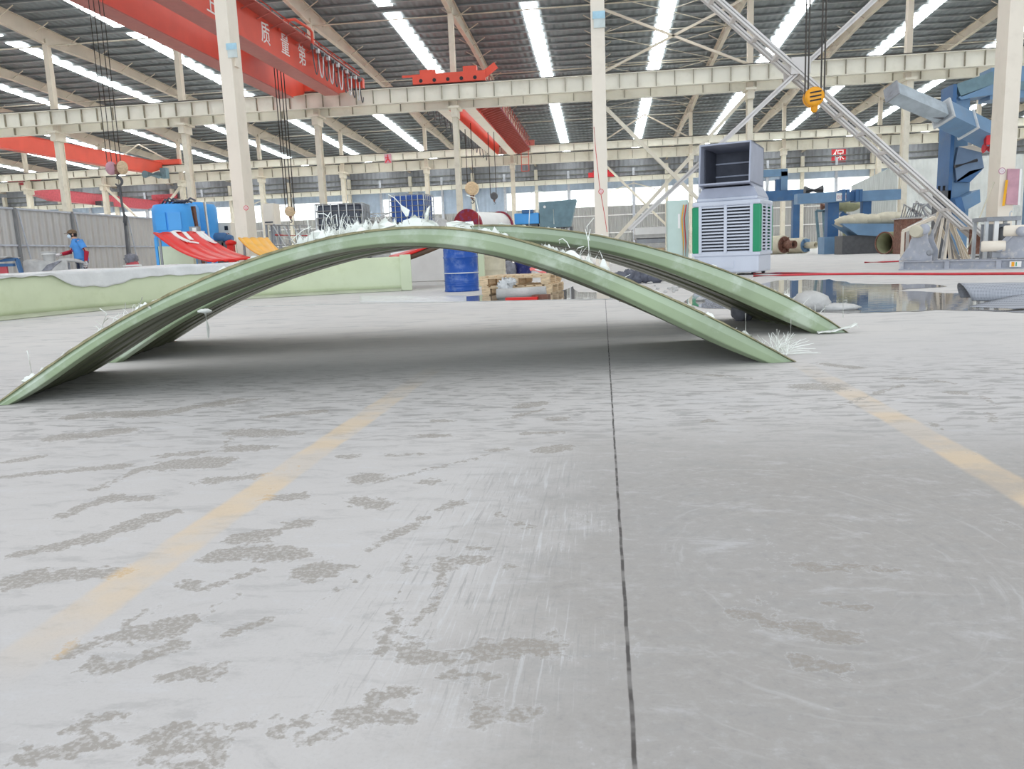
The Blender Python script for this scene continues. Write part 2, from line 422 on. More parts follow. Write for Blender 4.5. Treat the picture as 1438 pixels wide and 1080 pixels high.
def mk_floor():
    xs = np.concatenate([np.linspace(-150, -8, 12)[:-1], np.arange(-8, -3, 0.1), np.arange(-3, 3, 0.02), np.arange(3, 8, 0.1), np.linspace(8, 120, 10)])
    ys = np.concatenate([np.linspace(-40, 0.3, 8)[:-1], np.arange(0.3, 3, 0.02), np.arange(3, 6, 0.04), np.arange(6, 12, 0.15), np.linspace(12, 115, 16)])
    X, Y = np.meshgrid(xs, ys, indexing='ij')
    d = np.full(X.shape, 1.0)
    for a, b, r in SM:
        ab = b - a; L = max(ab @ ab, 1e-9)
        t = np.clip(((X - a[0]) * ab[0] + (Y - a[1]) * ab[1]) / L, 0, 1)
        d = np.minimum(d, (np.hypot(X - a[0] - t * ab[0], Y - a[1] - t * ab[1]) - r) / (0.35 * r + 0.02))
    d = np.clip(d, -1, 1)
    nx, ny = len(xs), len(ys)
    v = np.stack([X, Y, np.zeros_like(X)], -1).reshape(-1, 3)
    i = np.arange(nx - 1)[:, None] * ny + np.arange(ny - 1)[None, :]
    f = np.stack([i, i + ny, i + ny + 1, i + 1], -1).reshape(-1, 4)
    me = bpy.data.meshes.new('floor')
    me.from_pydata(v.tolist(), [], f.tolist()); me.update()
    a = me.attributes.new('smear', 'FLOAT', 'POINT'); a.data.foreach_set('value', d.reshape(-1).astype(np.float32))
    k = NT('dusty_concrete')
    pos = k.coord()
    sp = k.n('ShaderNodeSeparateXYZ'); k.l(pos, sp.inputs[0]); px, py = sp.outputs[0], sp.outputs[1]
    big = k.noise(0.9, pos, 4); mid = k.noise(5, pos, 5, 0.6); fine = k.noise(38, pos, 4, 0.65); grain = k.noise(160, pos, 2)
    dust, bare = srgb(201, 197, 194), srgb(166, 161, 156)
    # dust film lies thick to the left of the joint, is swept thin to the right near the camera
    wob = k.math('ADD', px, k.math('MULTIPLY', k.math('SUBTRACT', mid, 0.5), 0.5))
    thin = k.math('MULTIPLY', k.ramp(wob, -0.42, 0.05), k.ramp(k.math('ADD', py, k.math('MULTIPLY', big, 0.8)), 3.4, 2.3))
    c = k.mix(thin, dust, bare)
    far = k.ramp(py, 3.6, 6.5)
    c = k.mix(far, c, srgb(210, 206, 201))
    # mottling
    c = k.mix(k.math('MULTIPLY', k.ramp(big, 0.35, 0.7), 0.22), c, srgb(176, 176, 178))
    c = k.mix(k.math('MULTIPLY', k.ramp(fine, 0.52, 0.72), k.math('MULTIPLY', thin, 0.30)), c, srgb(140, 140, 139))
    c = k.mix(k.math('MULTIPLY', k.ramp(fine, 0.5, 0.28), k.math('MULTIPLY', thin, 0.30)), c, srgb(192, 192, 192))
    # streaky scuffing band in front of the near shell
    st = k.noise(7, k.coord((1, 3.2, 1), (0, 0, 0.18)), 6, 0.65, 0.6)
    band = k.math('MULTIPLY', k.ramp(py, 2.1, 2.9), k.ramp(py, 4.6, 3.6))
    c = k.mix(k.math('MULTIPLY', k.math('MULTIPLY', k.ramp(st, 0.50, 0.60), band), 0.8), c, srgb(158, 155, 152))
    st2 = k.noise(2.2, k.coord((1, 3.0, 1), (0, 0, -0.1)), 5, 0.6, 0.5)
    c = k.mix(k.math('MULTIPLY', k.math('MULTIPLY', k.ramp(st2, 0.52, 0.62), far), 0.5), c, srgb(176, 174, 172))
    st3 = k.noise(5.5, k.coord((1.0, 2.6, 1), (0, 0, 0.75), (2, 5, 0)), 7, 0.72, 0.4)
    c = k.mix(k.math('MULTIPLY', k.math('MULTIPLY', k.ramp(st3, 0.50, 0.66), k.math('SUBTRACT', 1.0, far)), 0.42), c, srgb(162, 160, 158))
    c = k.mix(k.math('MULTIPLY', k.math('MULTIPLY', k.ramp(st3, 0.46, 0.30), k.math('SUBTRACT', 1.0, far)), 0.35), c, srgb(208, 208, 210))
    # sweep scratches along the joint and the arcs to its right
    lines = k.noise(1, k.coord((120, 5.0, 1), (0, 0, 0.03)), 4, 0.65, 0.8)
    zone = k.math('MULTIPLY', k.math('MULTIPLY', k.ramp(wob, -0.55, -0.30), k.ramp(wob, 0.02, -0.15)), k.math('MULTIPLY', k.ramp(py, 0.8, 1.1), k.ramp(py, 2.5, 1.9)))
    c = k.mix(k.math('MULTIPLY', k.math('MULTIPLY', k.ramp(lines, 0.55, 0.66), zone), 0.55), c, srgb(208, 208, 208))
    c = k.mix(k.math('MULTIPLY', k.math('MULTIPLY', k.ramp(lines, 0.44, 0.36), zone), 0.55), c, srgb(158, 156, 154))
    cx, cy = gnd(1120, 790)[:2]
    dx = k.math('SUBTRACT', px, float(cx)); dy = k.math('SUBTRACT', py, float(cy))
    r = k.math('SQRT', k.math('ADD', k.math('MULTIPLY', dx, dx), k.math('MULTIPLY', k.math('MULTIPLY', dy, dy), 0.5)))
    rn = k.math('ADD', r, k.math('MULTIPLY', mid, 0.05))
    cv = k.n('ShaderNodeCombineXYZ'); k.put(cv.inputs[0], k.math('MULTIPLY', rn, 60)); k.put(cv.inputs[1], k.math('MULTIPLY', k.math('ARCTAN2', dy, dx), 1.5))
    arcs = k.noise(1, cv.outputs[0], 3, 0.6)
    az = k.math('MULTIPLY', k.math('MULTIPLY', k.ramp(r, 0.12, 0.22), k.ramp(r, 0.75, 0.4)), k.ramp(px, 0.05, 0.16))
    c = k.mix(k.math('MULTIPLY', k.math('MULTIPLY', k.ramp(arcs, 0.55, 0.75), az), 0.30), c, srgb(204, 204, 204))
    c = k.mix(k.math('MULTIPLY', k.math('MULTIPLY', k.ramp(arcs, 0.46, 0.30), az), 0.22), c, srgb(148, 148, 147))
    # faded yellow floor lines
    for lx in (-0.925, 0.975):
        w = k.math('ABSOLUTE', k.math('SUBTRACT', k.math('ADD', px, k.math('MULTIPLY', k.math('SUBTRACT', mid, 0.5), 0.03)), lx))
        wear = k.math('ADD', k.math('MULTIPLY', k.ramp(k.noise(3.2, k.coord(loc=(4, 2, 0)), 5, 0.6), 0.42, 0.62), 0.55), 0.30)
        amt = k.math('MULTIPLY', k.math('MULTIPLY', k.ramp(w, 0.062, 0.042), wear), k.math('MULTIPLY', k.ramp(py, 4.6, 2.4), k.ramp(py, 0.9, 1.4)))
        c = k.mix(k.math('MULTIPLY', amt, 0.8), c, srgb(222, 198, 164))
    # smears and footprints
    at_ = k.n('ShaderNodeAttribute', attribute_name='smear')
    jag = k.math('ADD', at_.outputs['Fac'], k.math('ADD', k.math('MULTIPLY', k.math('SUBTRACT', fine, 0.5), 3.4), k.math('MULTIPLY', k.math('SUBTRACT', mid, 0.5), 3.6)))
    sm = k.math('MULTIPLY', k.ramp(jag, 0.15, -0.25), k.math('SUBTRACT', 0.74, k.math('MULTIPLY', k.ramp(k.noise(110, k.coord((1, 1, 1)), 3, 0.6), 0.48, 0.60), 0.45)))
    yel = k.ramp(k.math('ABSOLUTE', k.math('ADD', px, 0.925)), 0.075, 0.05)
    c = k.mix(sm, c, k.mix(yel, srgb(152, 145, 136), srgb(206, 176, 132)))
    rim = k.math('MULTIPLY', k.ramp(jag, 0.30, 0.14), k.ramp(jag, 0.06, 0.12))
    c = k.mix(k.math('MULTIPLY', rim, 0.18), c, srgb(218, 219, 222))
    # saw-cut joint
    jw = k.math('ABSOLUTE', k.math('SUBTRACT', k.math('ADD', px, k.math('MULTIPLY', k.math('SUBTRACT', k.noise(9, pos, 4), 0.5), 0.006)), 0.027))
    jn = k.math('MULTIPLY', k.ramp(jw, 0.0042, 0.0018), k.math('ADD', 0.55, k.math('MULTIPLY', k.ramp(k.noise(14, k.coord((0.2, 1, 1)), 3), 0.4, 0.55), 0.45)))
    c = k.mix(k.math('MULTIPLY', jn, k.ramp(py, 10.2, 9.9)), c, srgb(84, 80, 78))
    c = k.mix(k.math('MULTIPLY', k.math('SUBTRACT', grain, 0.5), 0.25), c, (0.1, 0.1, 0.1))
    k.put(k.b.inputs['Base Color'], c)
    k.b.inputs['Roughness'].default_value = 0.7
    k.b.inputs['Specular IOR Level'].default_value = 0.25
    bm = k.n('ShaderNodeBump'); bm.inputs['Strength'].default_value = 0.15; bm.inputs['Distance'].default_value = 0.004
    k.l(fine, bm.inputs['Height']); k.l(bm.outputs[0], k.b.inputs['Normal'])
    me.materials.append(k.m)
    o = bpy.data.objects.new('floor', me); C.objects.link(o)
    tag(o, kind='structure')
mk_floor()

# ------------------------------------------------------------------ hall frame
BAY, YA, YB, YC, YD = 8.56, 18.57, 48.2, 78.5, 108.0
def roof_z(y):
    return 18.1 - 0.049 * y
RX0, RX1, RY0 = -112.0, 74.0, 40.0
rb = MB()
rb.hexa([V(RX0, RY0, roof_z(RY0) + .1), V(RX1, RY0, roof_z(RY0) + .1), V(RX1, YD + .3, roof_z(YD) + .1), V(RX0, YD + .3, roof_z(YD) + .1)],
        [V(RX0, RY0, roof_z(RY0) + .2), V(RX1, RY0, roof_z(RY0) + .2), V(RX1, YD + .3, roof_z(YD) + .2), V(RX0, YD + .3, roof_z(YD) + .2)])
struct('ceiling', rb, M['roof'])
pb = MB()
y = RY0 + 0.3
while y < YD:
    z = roof_z(y)
    pb.box((( RX0 + RX1) / 2, y, z + .04), (RX1 - RX0, 0.03, 0.12)); pb.box(((RX0 + RX1) / 2, y - .05, z - .02), (RX1 - RX0, 0.12, 0.015))
    y += 1.45
struct('ceiling_purlins', pb, M['purlin'])
n = 0
for kx in range(-12, 8):
    x = BAY * (kx + 0.5) + 0.1
    for y0, y1 in ((RY0 + .5, 49.6), (50.9, 62.3), (62.5, 77.6), (77.9, 92), (92.3, 107)):
        n += 1
        b = MB().hexa([V(x - .46, y0, roof_z(y0) + .03), V(x + .46, y0, roof_z(y0) + .03), V(x + .46, y1, roof_z(y1) + .03), V(x - .46, y1, roof_z(y1) + .03)],
                      [V(x - .46, y0, roof_z(y0) + .05), V(x + .46, y0, roof_z(y0) + .05), V(x + .46, y1, roof_z(y1) + .05), V(x - .46, y1, roof_z(y1) + .05)])
        struct('skylight_window_%d' % n, b, M['skylight'])
KB = range(-9, 6)
for kx in range(-12, 8):
    x = BAY * kx
    # tapered rafter along the slope
    b = MB()
    for y0, y1, h0, h1 in ((RY0, YB, .8, 1.0), (YB, 56, 1.0, .62), (56, 71, .62, .62), (71, YC, .62, .95), (YC, 86, .95, .6), (86, YD, .6, .7)):
        t0, t1 = roof_z(y0) - .12, roof_z(y1) - .12
        b.hexa([V(x - .02, y0, t0 - h0), V(x + .02, y0, t0 - h0), V(x + .02, y1, t1 - h1), V(x - .02, y1, t1 - h1)], [V(x - .02, y0, t0), V(x + .02, y0, t0), V(x + .02, y1, t1), V(x - .02, y1, t1)])
        for w, ta, tb in ((.26, t0 - h0, t1 - h1), (.26, t0 - .02, t1 - .02)):
            b.hexa([V(x - w / 2, y0, ta), V(x + w / 2, y0, ta), V(x + w / 2, y1, tb), V(x - w / 2, y1, tb)], [V(x - w / 2, y0, ta + .03), V(x + w / 2, y0, ta + .03), V(x + w / 2, y1, tb + .03), V(x - w / 2, y1, tb + .03)])
    # fly braces from the purlins down to the bottom flange
    for y in np.arange(RY0 + 1.75, 106, 2.9):
        for sx in (-1, 1):
            b.bar((x + sx * .9, y, roof_z(y) - .1), (x + sx * .03, y, roof_z(y) - .6), .05, .05)
    struct('rafter_beam', b, M['rafter'])
def column(x, y, ztop, w=.3, d=.55, name='steel_column', mt='cream', zc=None, hsec=True):
    b = MB()
    if hsec:
        for sy in (-1, 1):
            b.box((x, y + sy * (d / 2 - .015), ztop / 2), (w, .03, ztop))
        b.box((x, y, ztop / 2), (w * .55, d - .06, ztop))
    else:
        b.box((x, y, ztop / 2), (w, d, ztop))
        b.box((x, y, .02), (w + .2, d + .2, .04))
    if zc:
        b.box((x, y, zc), (w + .35, d + .8, .12)); b.box((x, y, zc - .28), (w + .06, d + .5, .5))
    return struct(name, b, M[mt])
def upper(x, y, z0, z1):
    struct('upper_column', MB().box((x, y, (z0 + z1) / 2), (.3, .4, z1 - z0)), M['rafter'])
for k in (-2, -1, 0, 1, 2):
    column(BAY * k + (0.03 if k > 0 else 0), YA, 15.5, .30, .52, hsec=False, mt='creamgrey')
for k in KB:
    x = BAY * k
    column(x, YB + .2, 9.3, zc=9.3)
    upper(x, YB + .2, 9.3, roof_z(YB) - .8)
for k in range(-11, 6):
    x = BAY * k
    column(x, YC + .4, 9.2, .36, .6, zc=9.3); upper(x, YC + .4, 9.2, roof_z(YC) - .8)
    column(x + .0, YD - .5, 11.5, .4, .5)
    struct('wall_post_column', MB().box((x + BAY / 2, YD - .2, 5.6), (.3, .3, 11.2)), M['rail'])
def beam(y, z0, z1, x0, x1, step, w=.38, lip=True):
    b = MB(); b.box(((x0 + x1) / 2, y, (z0 + z1) / 2), (x1 - x0, .05, z1 - z0))
    for z in (z0 + .015, z1 - .015):
        b.box(((x0 + x1) / 2, y, z), (x1 - x0, w, .03))
    struct('crane_beam', b, M['beam'])
    s = MB()
    for x in np.arange(x0 + .5, x1, step):
        s.box((x, y - .1, (z0 + z1) / 2), (.03, .15, z1 - z0 - .1))
    struct('crane_beam_trim', s, M['stiff'])
    struct('crane_rail_trim', MB().box(((x0 + x1) / 2, y, z1 + .05), (x1 - x0, .09, .09)), M['cable'])
beam(YB - .25, 9.72, 10.58, -95, 62, 1.04)
beam(YB + .75, 9.37, 10.2, -95, 62, 1.5)
beam(YC, 10.2, 10.85, -108, 70, 1.4)
beam(YC + 1.1, 9.25, 10.15, -108, 70, 1.4)
beam(YD - 1.0, 9.45, 10.05, -110, 72, 1.4)
# ties between the column heads
for y, z in ((YB + .2, 14.55), (YC + .4, 13.1), (63.3, 14.35)):
    struct('tie_trim', MB().cyl((-95, y, z), (65, y, z), .07, 10), M['cream'])
# bracing
def brace(name, y, p, q, w=.12, mt='cream'):
    struct(name, MB().bar((p[0], y, p[1]), (q[0], y, q[1]), w, w), M[mt])
for k, yy in ((0, YB + .2),):
    x0, x1 = BAY * k, BAY * (k + 1)
    brace('upper_brace_beam', yy, (x0, 14.4), (x1, 10.7), .13, 'rafter'); brace('upper_brace_beam', yy, (x0, 10.7), (x1, 14.4), .13, 'rafter')
    brace('lower_brace_beam', yy, (x0, 9.2), (x1, .4), .2); brace('lower_brace_beam', yy + .25, (x0, .4), (x1, 9.2), .2)
for k in (0, -6):
    x0, x1 = BAY * k, BAY * (k + 1)
    brace('lower_brace_beam', YC + .4, (x0, 9.2), (x1, .4), .2); brace('lower_brace_beam', YC + .7, (x0, .4), (x1, 9.2), .2)
    brace('upper_brace_beam', YC + .4, (x0, 10.8), (x0 + BAY / 2, 13.2), .12, 'rafter'); brace('upper_brace_beam', YC + .4, (x1, 10.8), (x0 + BAY / 2, 13.2), .12, 'rafter')
    brace('upper_brace_beam', YD - .6, (x0 + 1, 8.2), (x0 + BAY / 2, 9.2), .12); brace('upper_brace_beam', YD - .6, (x1 - 1, 8.2), (x0 + BAY / 2, 9.2), .12)
# horizontal rod bracing under the roof, one bay
for y0, y1 in ((48.5, 56), (56, 63.3), (63.3, 70.8), (70.8, 78)):
    for a, b in ((y0, y1), (y1, y0)):
        struct('roof_rod_trim', MB().cyl((0, a, roof_z(a) - .55), (BAY, b, roof_z(b) - .55), .035, 6), M['cream'])
    struct('roof_rod_trim', MB().cyl((0, y1, roof_z(y1) - .5), (BAY, y1, roof_z(y1) - .5), .05, 8), M['cream'])
# far wall: sheeting above and below a band of windows
struct('wall_far', MB().box2((-115, YD, 9.5), (76, YD + .1, 13.2)), M['darkwall'])
struct('wall_far_middle', MB().box2((-115, YD, 8.7), (76, YD + .1, 9.5)), M['lowwall'])
struct('wall_far_lower', MB().box2((-115, YD, 0), (76, YD + .1, 6.35)), M['fence'])
for z in (5.2, 2.9):
    struct('wall_rail_trim', MB().box((-20, YD - .1, z), (188, .1, .12)), M['white'])
for z in (9.9, 10.7, 11.4):
    struct('wall_girt_trim', MB().box((-20, YD - .1, z), (188, .12, .14)), M['girt'])
WZ0, WZ1 = 6.3, 8.75
n = 0
for k in range(-12, 8):
    for h in (0, 1):
        x0 = BAY * (k + h * .5) + .2; x1 = x0 + BAY / 2 - .3
        blocked = (k, h) in ((-3, 1), (-2, 0), (-4, 0)) or k > 4
        if blocked:
            struct('wall_far_panel', MB().box2((x0 - .2, YD, 6.35), (x1 + .2, YD + .1, 8.7)), M['lowwall'])
            continue
        n += 1
        fr = MB()
        for a, b in (((x0, YD, 6.35), (x0 + .08, YD + .08, 8.7)), ((x1 - .08, YD, 6.35), (x1, YD + .08, 8.7)), ((x0, YD, 8.62), (x1, YD + .08, 8.7)), ((x0, YD, 6.35), (x1, YD + .08, 6.43))):
            fr.box2(a, b)
        w = struct('window_%d' % n, fr, M['white'])
        MB().box2((x0 + .08, YD + .03, 6.43), (x1 - .08, YD + .05, 8.62)).build('window_pane', M['pane'], w)
# ------------------------------------------------------------------ the two arched laminate shells
def arch(prefix, label, a, b, inner, outer, depth_vec, rib_at, seed, sag, rise):
    """a, b: floor points of the front edge; inner/outer: the face outline as (u, z) along a->b"""
    a, b = V(*a, 0), V(*b, 0)
    d = unit(b - a); dep = V(*depth_vec, 0)
    root = thing(prefix, label, 'shell panel', (a + b) / 2)
    N = 96
    def resample(pts):
        P = np.array(pts, float); s = np.r_[0, np.cumsum(np.hypot(*np.diff(P, axis=0).T))]
        q = np.linspace(0, s[-1], N + 1)
        P = np.stack([np.interp(q, s, P[:, 0]), np.interp(q, s, P[:, 1])], 1)
        for _ in range(30):
            P[1:-1] = P[1:-1] * .5 + (P[:-2] + P[2:]) * .25
        return P
    IN, OUT = resample(inner), resample(outer)
    IN[:, 1] = np.maximum(IN[:, 1], 0.0); OUT[:, 1] = np.maximum(OUT[:, 1], 0.002)
    def pt(P, i, w):
        return a + d * P[i, 0] + V(0, 0, P[i, 1]) + dep * w
    # front flange: a rounded box strip 0.1 deep that faces the camera
    rings = []
    L = np.linalg.norm(dep); fd = 0.05 / L
    for i in range(N + 1):
        nrm = OUT[i] - IN[i]
        ring = []
        for s, w in ((0.0, fd * 1.3), (.0, .045 / L), (.06, .030 / L), (.16, .004 / L), (.20, .001 / L), (.24, 0), (.6, -.004 / L), (.92, 0), (.96, .004 / L), (.97, fd)):
            q = IN[i] + nrm * s
            ring.append(a + d * q[0] + V(0, 0, max(q[1], 0)) + dep * w)
        rings.append(ring)
    MB().loft(rings, smooth=False).build('flange', M['frp'], root)
    # curved skin behind the flange with stepped laminate ridges running along the arch
    sk = MB()
    K = 60
    def step(w):
        z = 0.0
        for r0, hh in rib_at:
            z += hh * (1 if w > r0 else 0)
        return z
    Q = []
    for j in range(K + 1):
        w = fd * .5 + (1 - fd * .5) * j / K
        tt = [0.22 + step(w) + min(1, w * 2) * (rise * (i / N) ** 2 - sag * math.sin(math.pi * i / N) * (1 - i / N) * 1.3) for i in range(N + 1)]
        Q.append([(lambda t: a + d * (IN[i] * (1 - t) + OUT[i] * t)[0] + V(0, 0, max((IN[i] * (1 - t) + OUT[i] * t)[1], 0)) + dep * w)(tt[i]) for i in range(N + 1)])
    vs = [p for r in Q for p in r]
    fs = [(j * (N + 1) + i, j * (N + 1) + i + 1, (j + 1) * (N + 1) + i + 1, (j + 1) * (N + 1) + i) for j in range(K) for i in range(N)]
    sk.add(vs, fs, True)
    top = []
    for j in range(K + 1):
        w = fd * .5 + (1 - fd * .5) * j / K
        top.append([a + d * OUT[i, 0] + V(0, 0, OUT[i, 1] + .002) + dep * w for i in range(N + 1)])
    n0 = len(sk.v)
    sk.add([p for r in top for p in r], [(i0, i3, i2, i1) for i0, i1, i2, i3 in fs], True)
    for i in range(N):
        sk.f += [(K * (N + 1) + i, K * (N + 1) + i + 1, n0 + K * (N + 1) + i + 1, n0 + K * (N + 1) + i)]; sk.sm += [False]
    for e in (0, N):
        for j in range(K):
            sk.f += [(j * (N + 1) + e, (j + 1) * (N + 1) + e, n0 + (j + 1) * (N + 1) + e, n0 + j * (N + 1) + e)]; sk.sm += [False]
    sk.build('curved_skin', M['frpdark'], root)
    # raw trimmed edge along the top of the flange
    rr = random.Random(seed)
    e = MB()
    rg = []
    for i in range(N + 1):
        p = pt(OUT, i, 0); nn = OUT[i] - IN[i]; nn = nn / np.linalg.norm(nn)
        up = d * nn[0] + V(0, 0, nn[1]); hh = .004 + rr.uniform(-.002, .003)
        base = p - up * .007
        q = [base - dep * .014 / L, base + up * (hh + .007) - dep * .004 / L, base + up * (hh + .007) + dep * .03, base + dep * .03]
        rg.append([V(x[0], x[1], max(x[2], 0.001)) for x in q])
    e.loft(rg, smooth=False).build('raw_edge', M['frpedge'], root)
    return root, a, d, dep, IN, OUT

NEAR_IN = [(.06, 0), (.143, .01), (.309, .149), (.459, .238), (.612, .323), (.821, .419), (1.1, .515), (1.354, .588), (1.495, .629), (1.772, .665), (1.932, .669), (2.093, .652), (2.262, .625), (2.553, .545), (2.886, .405), (3.114, .285), (3.348, .160), (3.60, .035), (3.70, 0)]
NEAR_OUT = [(-.02, .0), (.22, .155), (.425, .29), (.627, .395), (.902, .52), (1.195, .627), (1.494, .705), (1.76, .745), (2.028, .752), (2.229, .732), (2.364, .705), (2.555, .645), (2.797, .547), (3.001, .452), (3.231, .345), (3.406, .259), (3.634, .135), (3.86, 0)]
near, na, nd, ndep, nIN, nOUT = arch('arched_shell', 'near green fibreglass arch standing on the floor, whole front edge in view', (-2.80, 3.29), (.98, 4.126), NEAR_IN, NEAR_OUT, (-.29, 1.08), [(.10, .10), (.2, -.08), (.34, .14), (.42, -.10), (.55, .10), (.66, -.12), (.74, .12), (.85, -.10), (.93, .10)], 3, .55, .45)
FAR_IN = [(.0, 0), (.10, .06), (.27, .17), (.5, .29), (.8, .42), (1.15, .53), (1.6, .64), (2.1, .690), (2.45, .695), (2.692, .673), (2.968, .639), (3.175, .600), (3.428, .526), (3.707, .414), (3.894, .328), (4.129, .221), (4.367, .100), (4.591, 0)]
FAR_OUT = [(-.18, 0), (.05, .14), (.25, .27), (.5, .40), (.8, .52), (1.15, .64), (1.6, .745), (2.1, .795), (2.467, .797), (2.788, .772), (3.154, .705), (3.384, .646), (3.661, .562), (3.893, .48), (4.175, .363), (4.411, .251), (4.65, .116), (4.80, 0)]
far, fa, fdv, fdep, fIN, fOUT = arch('arched_shell', 'second green fibreglass arch partly hidden behind the nearer arch', (-3.15, 4.782), (1.50, 5.40), FAR_IN, FAR_OUT, (-.33, 1.34), [(.12, .10), (.24, -.09), (.36, .14), (.44, -.12), (.58, .10), (.68, -.10), (.8, .10), (.9, -.06)], 4, .5, .2)

# ragged glass fibre left along the trimmed edges
def strand(mb, p, h, lean, r, curl=0.0, rr=random):
    p = np.asarray(p, float); pts = [p]
    az = rr.uniform(0, 6.28); n = 5
    for i in range(1, n + 1):
        t = i / n
        pts.append(p + V(math.cos(az) * lean * t ** 1.6, math.sin(az) * lean * t ** 1.6 * .5, h * (t - curl * t * t)) + V(*(rr.uniform(-.06, .06) * h * .5 for _ in range(3))))
    mb.tube(pts, [r * (1 - .55 * i / n) for i in range(n + 1)], 4, smooth=False)
def scrap(mb, p, w, h, rr=random):
    """torn laminate flake standing on the edge"""
    p = np.asarray(p, float); pts = []; m_ = rr.randint(5, 7); az = rr.uniform(-.6, .6)
    for i in range(m_):
        t = i / (m_ - 1)
        pts.append(p + V((t - .5) * w * math.cos(az), (t - .5) * w * math.sin(az), h * math.sin(math.pi * min(max(t, .05), .95)) * rr.uniform(.35, 1.1)))
    pts += [p + V(.5 * w, 0, -.012), p + V(-.5 * w, 0, -.012)]
    mb.prism(pts, V(rr.uniform(-.006, .006), .007, 0))
def edge_pt(a, d, dep, OUT, u, w=0.02):
    z = np.interp(u, OUT[:, 0], OUT[:, 1])
    return a + d * u + V(0, 0, z) + dep * w
def u_of(px_, a, d, OUT):
    """position along the arch whose top edge stands at photo column px_"""
    best = None
    for u in np.linspace(OUT[0, 0], OUT[-1, 0], 300):
        p = edge_pt(a, d, V(0, 0, 0), OUT, u)
        v = CM @ (p - V(0, 0, EYE)); x = 719 + F * v[0] / v[2]
        if best is None or abs(x - px_) < best[0]: best = (abs(x - px_), u)
    return best[1]
def tufts(root, a, d, dep, OUT, spots, name, seed):
    rr = random.Random(seed); mb = MB()
    for x0, x1, n_, h0, h1, lean, flakes, wmax in spots:
        for i in range(n_):
            u = u_of(rr.uniform(x0, x1), a, d, OUT)
            p = edge_pt(a, d, dep, OUT, u, rr.uniform(.0, wmax)); p[2] -= .006
            strand(mb, p, rr.uniform(h0, h1), rr.uniform(.2, 1) * lean, rr.uniform(.0012, .0026), rr.uniform(0, .5), rr)
        for i in range(flakes):
            u = u_of(rr.uniform(x0, x1), a, d, OUT)
            p = edge_pt(a, d, dep, OUT, u, rr.uniform(.0, wmax))
            scrap(mb, p, rr.uniform(.03, .09), rr.uniform(.02, h1 * .55), rr)
    o = mb.build(name, M['fibre'], root)
    o['kind'] = 'stuff'
    return o
tufts(near, na, nd, ndep, nOUT, [(415, 440, 14, .03, .09, .08, 6, .15), (440, 480, 34, .04, .13, .05, 14, .3), (478, 545, 70, .02, .12, .06, 30, .5), (545, 600, 40, .02, .10, .05, 26, .5), (600, 690, 46, .01, .06, .06, 22, .5),
    (690, 710, 10, .01, .04, .02, 4, .05), (765, 800, 14, .01, .05, .03, 6, .1), (800, 860, 40, .02, .09, .05, 12, .4), (860, 1000, 40, .005, .04, .05, 18, .6), (1000, 1100, 30, .005, .05, .04, 14, .6), (130, 200, 16, .02, .09, .06, 2, .05),
    (30, 130, 10, .01, .05, .06, 3, .05), (200, 400, 20, .003, .02, .03, 4, .05)], 'frayed_fibres', 11)
tufts(far, fa, fdv, fdep, fOUT, [(700, 800, 20, .005, .03, .03, 8, .2), (800, 1000, 20, .003, .02, .03, 6, .1), (1000, 1100, 16, .005, .03, .03, 6, .3), (1100, 1180, 30, .01, .07, .05, 12, .4)], 'frayed_fibres', 12)
# long single strands and drips of resin that stand out on the edges
def long_strand(root, a, d, OUT, pxs, r=.0028):
    """pxs: photo pixels from the edge upward; the strand stands in the plane of the arch face"""
    nrm = unit(V(-d[1], d[0], 0)); pts = []
    for x, y in pxs:
        r_ = ray(x, y); o = V(0, 0, EYE)
        t = ((a + nrm * .015 - o) @ nrm) / (r_ @ nrm); pts.append(o + r_ * t)
    MB().tube(pts, r, 6).build('loose_strand', M['fibre'], root)
for s in ([(408, 350), (411, 336), (424, 324), (437, 318)], [(441, 337), (439, 310)], [(432, 342), (434, 322), (430, 300), (424, 286)], [(455, 328), (459, 306), (464, 298)], [(463, 327), (466, 304), (472, 301), (474, 318)], [(470, 327), (463, 305), (455, 300), (447, 300)],
          [(673, 322), (672, 298), (668, 278), (655, 274)], [(575, 315), (570, 300), (563, 288), (554, 278), (545, 273)], [(601, 312), (604, 290)], [(592, 312), (596, 290)], [(509, 322), (507, 300)], [(142, 462), (150, 440), (140, 433)], [(146, 452), (152, 447)], [(193, 438), (200, 417)], [(176, 435), (176, 425)],
          [(786, 342), (785, 337), (790, 335), (796, 340), (800, 348)], [(806, 356), (812, 348), (820, 346)], [(826, 362), (827, 350), (826, 335), (829, 322)], [(830, 362), (826, 338), (822, 322)], [(828, 338), (824, 318), (834, 306)], [(836, 363), (842, 352), (846, 362)], [(1092, 488), (1091, 462)], [(1110, 480), (1111, 448)], [(1047, 468), (1047, 440)], [(45, 526), (40, 500), (38, 492)]):
    long_strand(near, na, nd, nOUT, s, .0022)
for s in ([(743, 338), (743, 310), (745, 272), (752, 268), (766, 270)], [(766, 343), (766, 318)], [(778, 315), (777, 294)], [(1106, 413), (1106, 392)], [(1184, 446), (1184, 402)], [(1158, 442), (1158, 428)], [(1192, 462), (1200, 455), (1206, 460)]):
    long_strand(far, fa, fdv, fOUT, s, .0026)
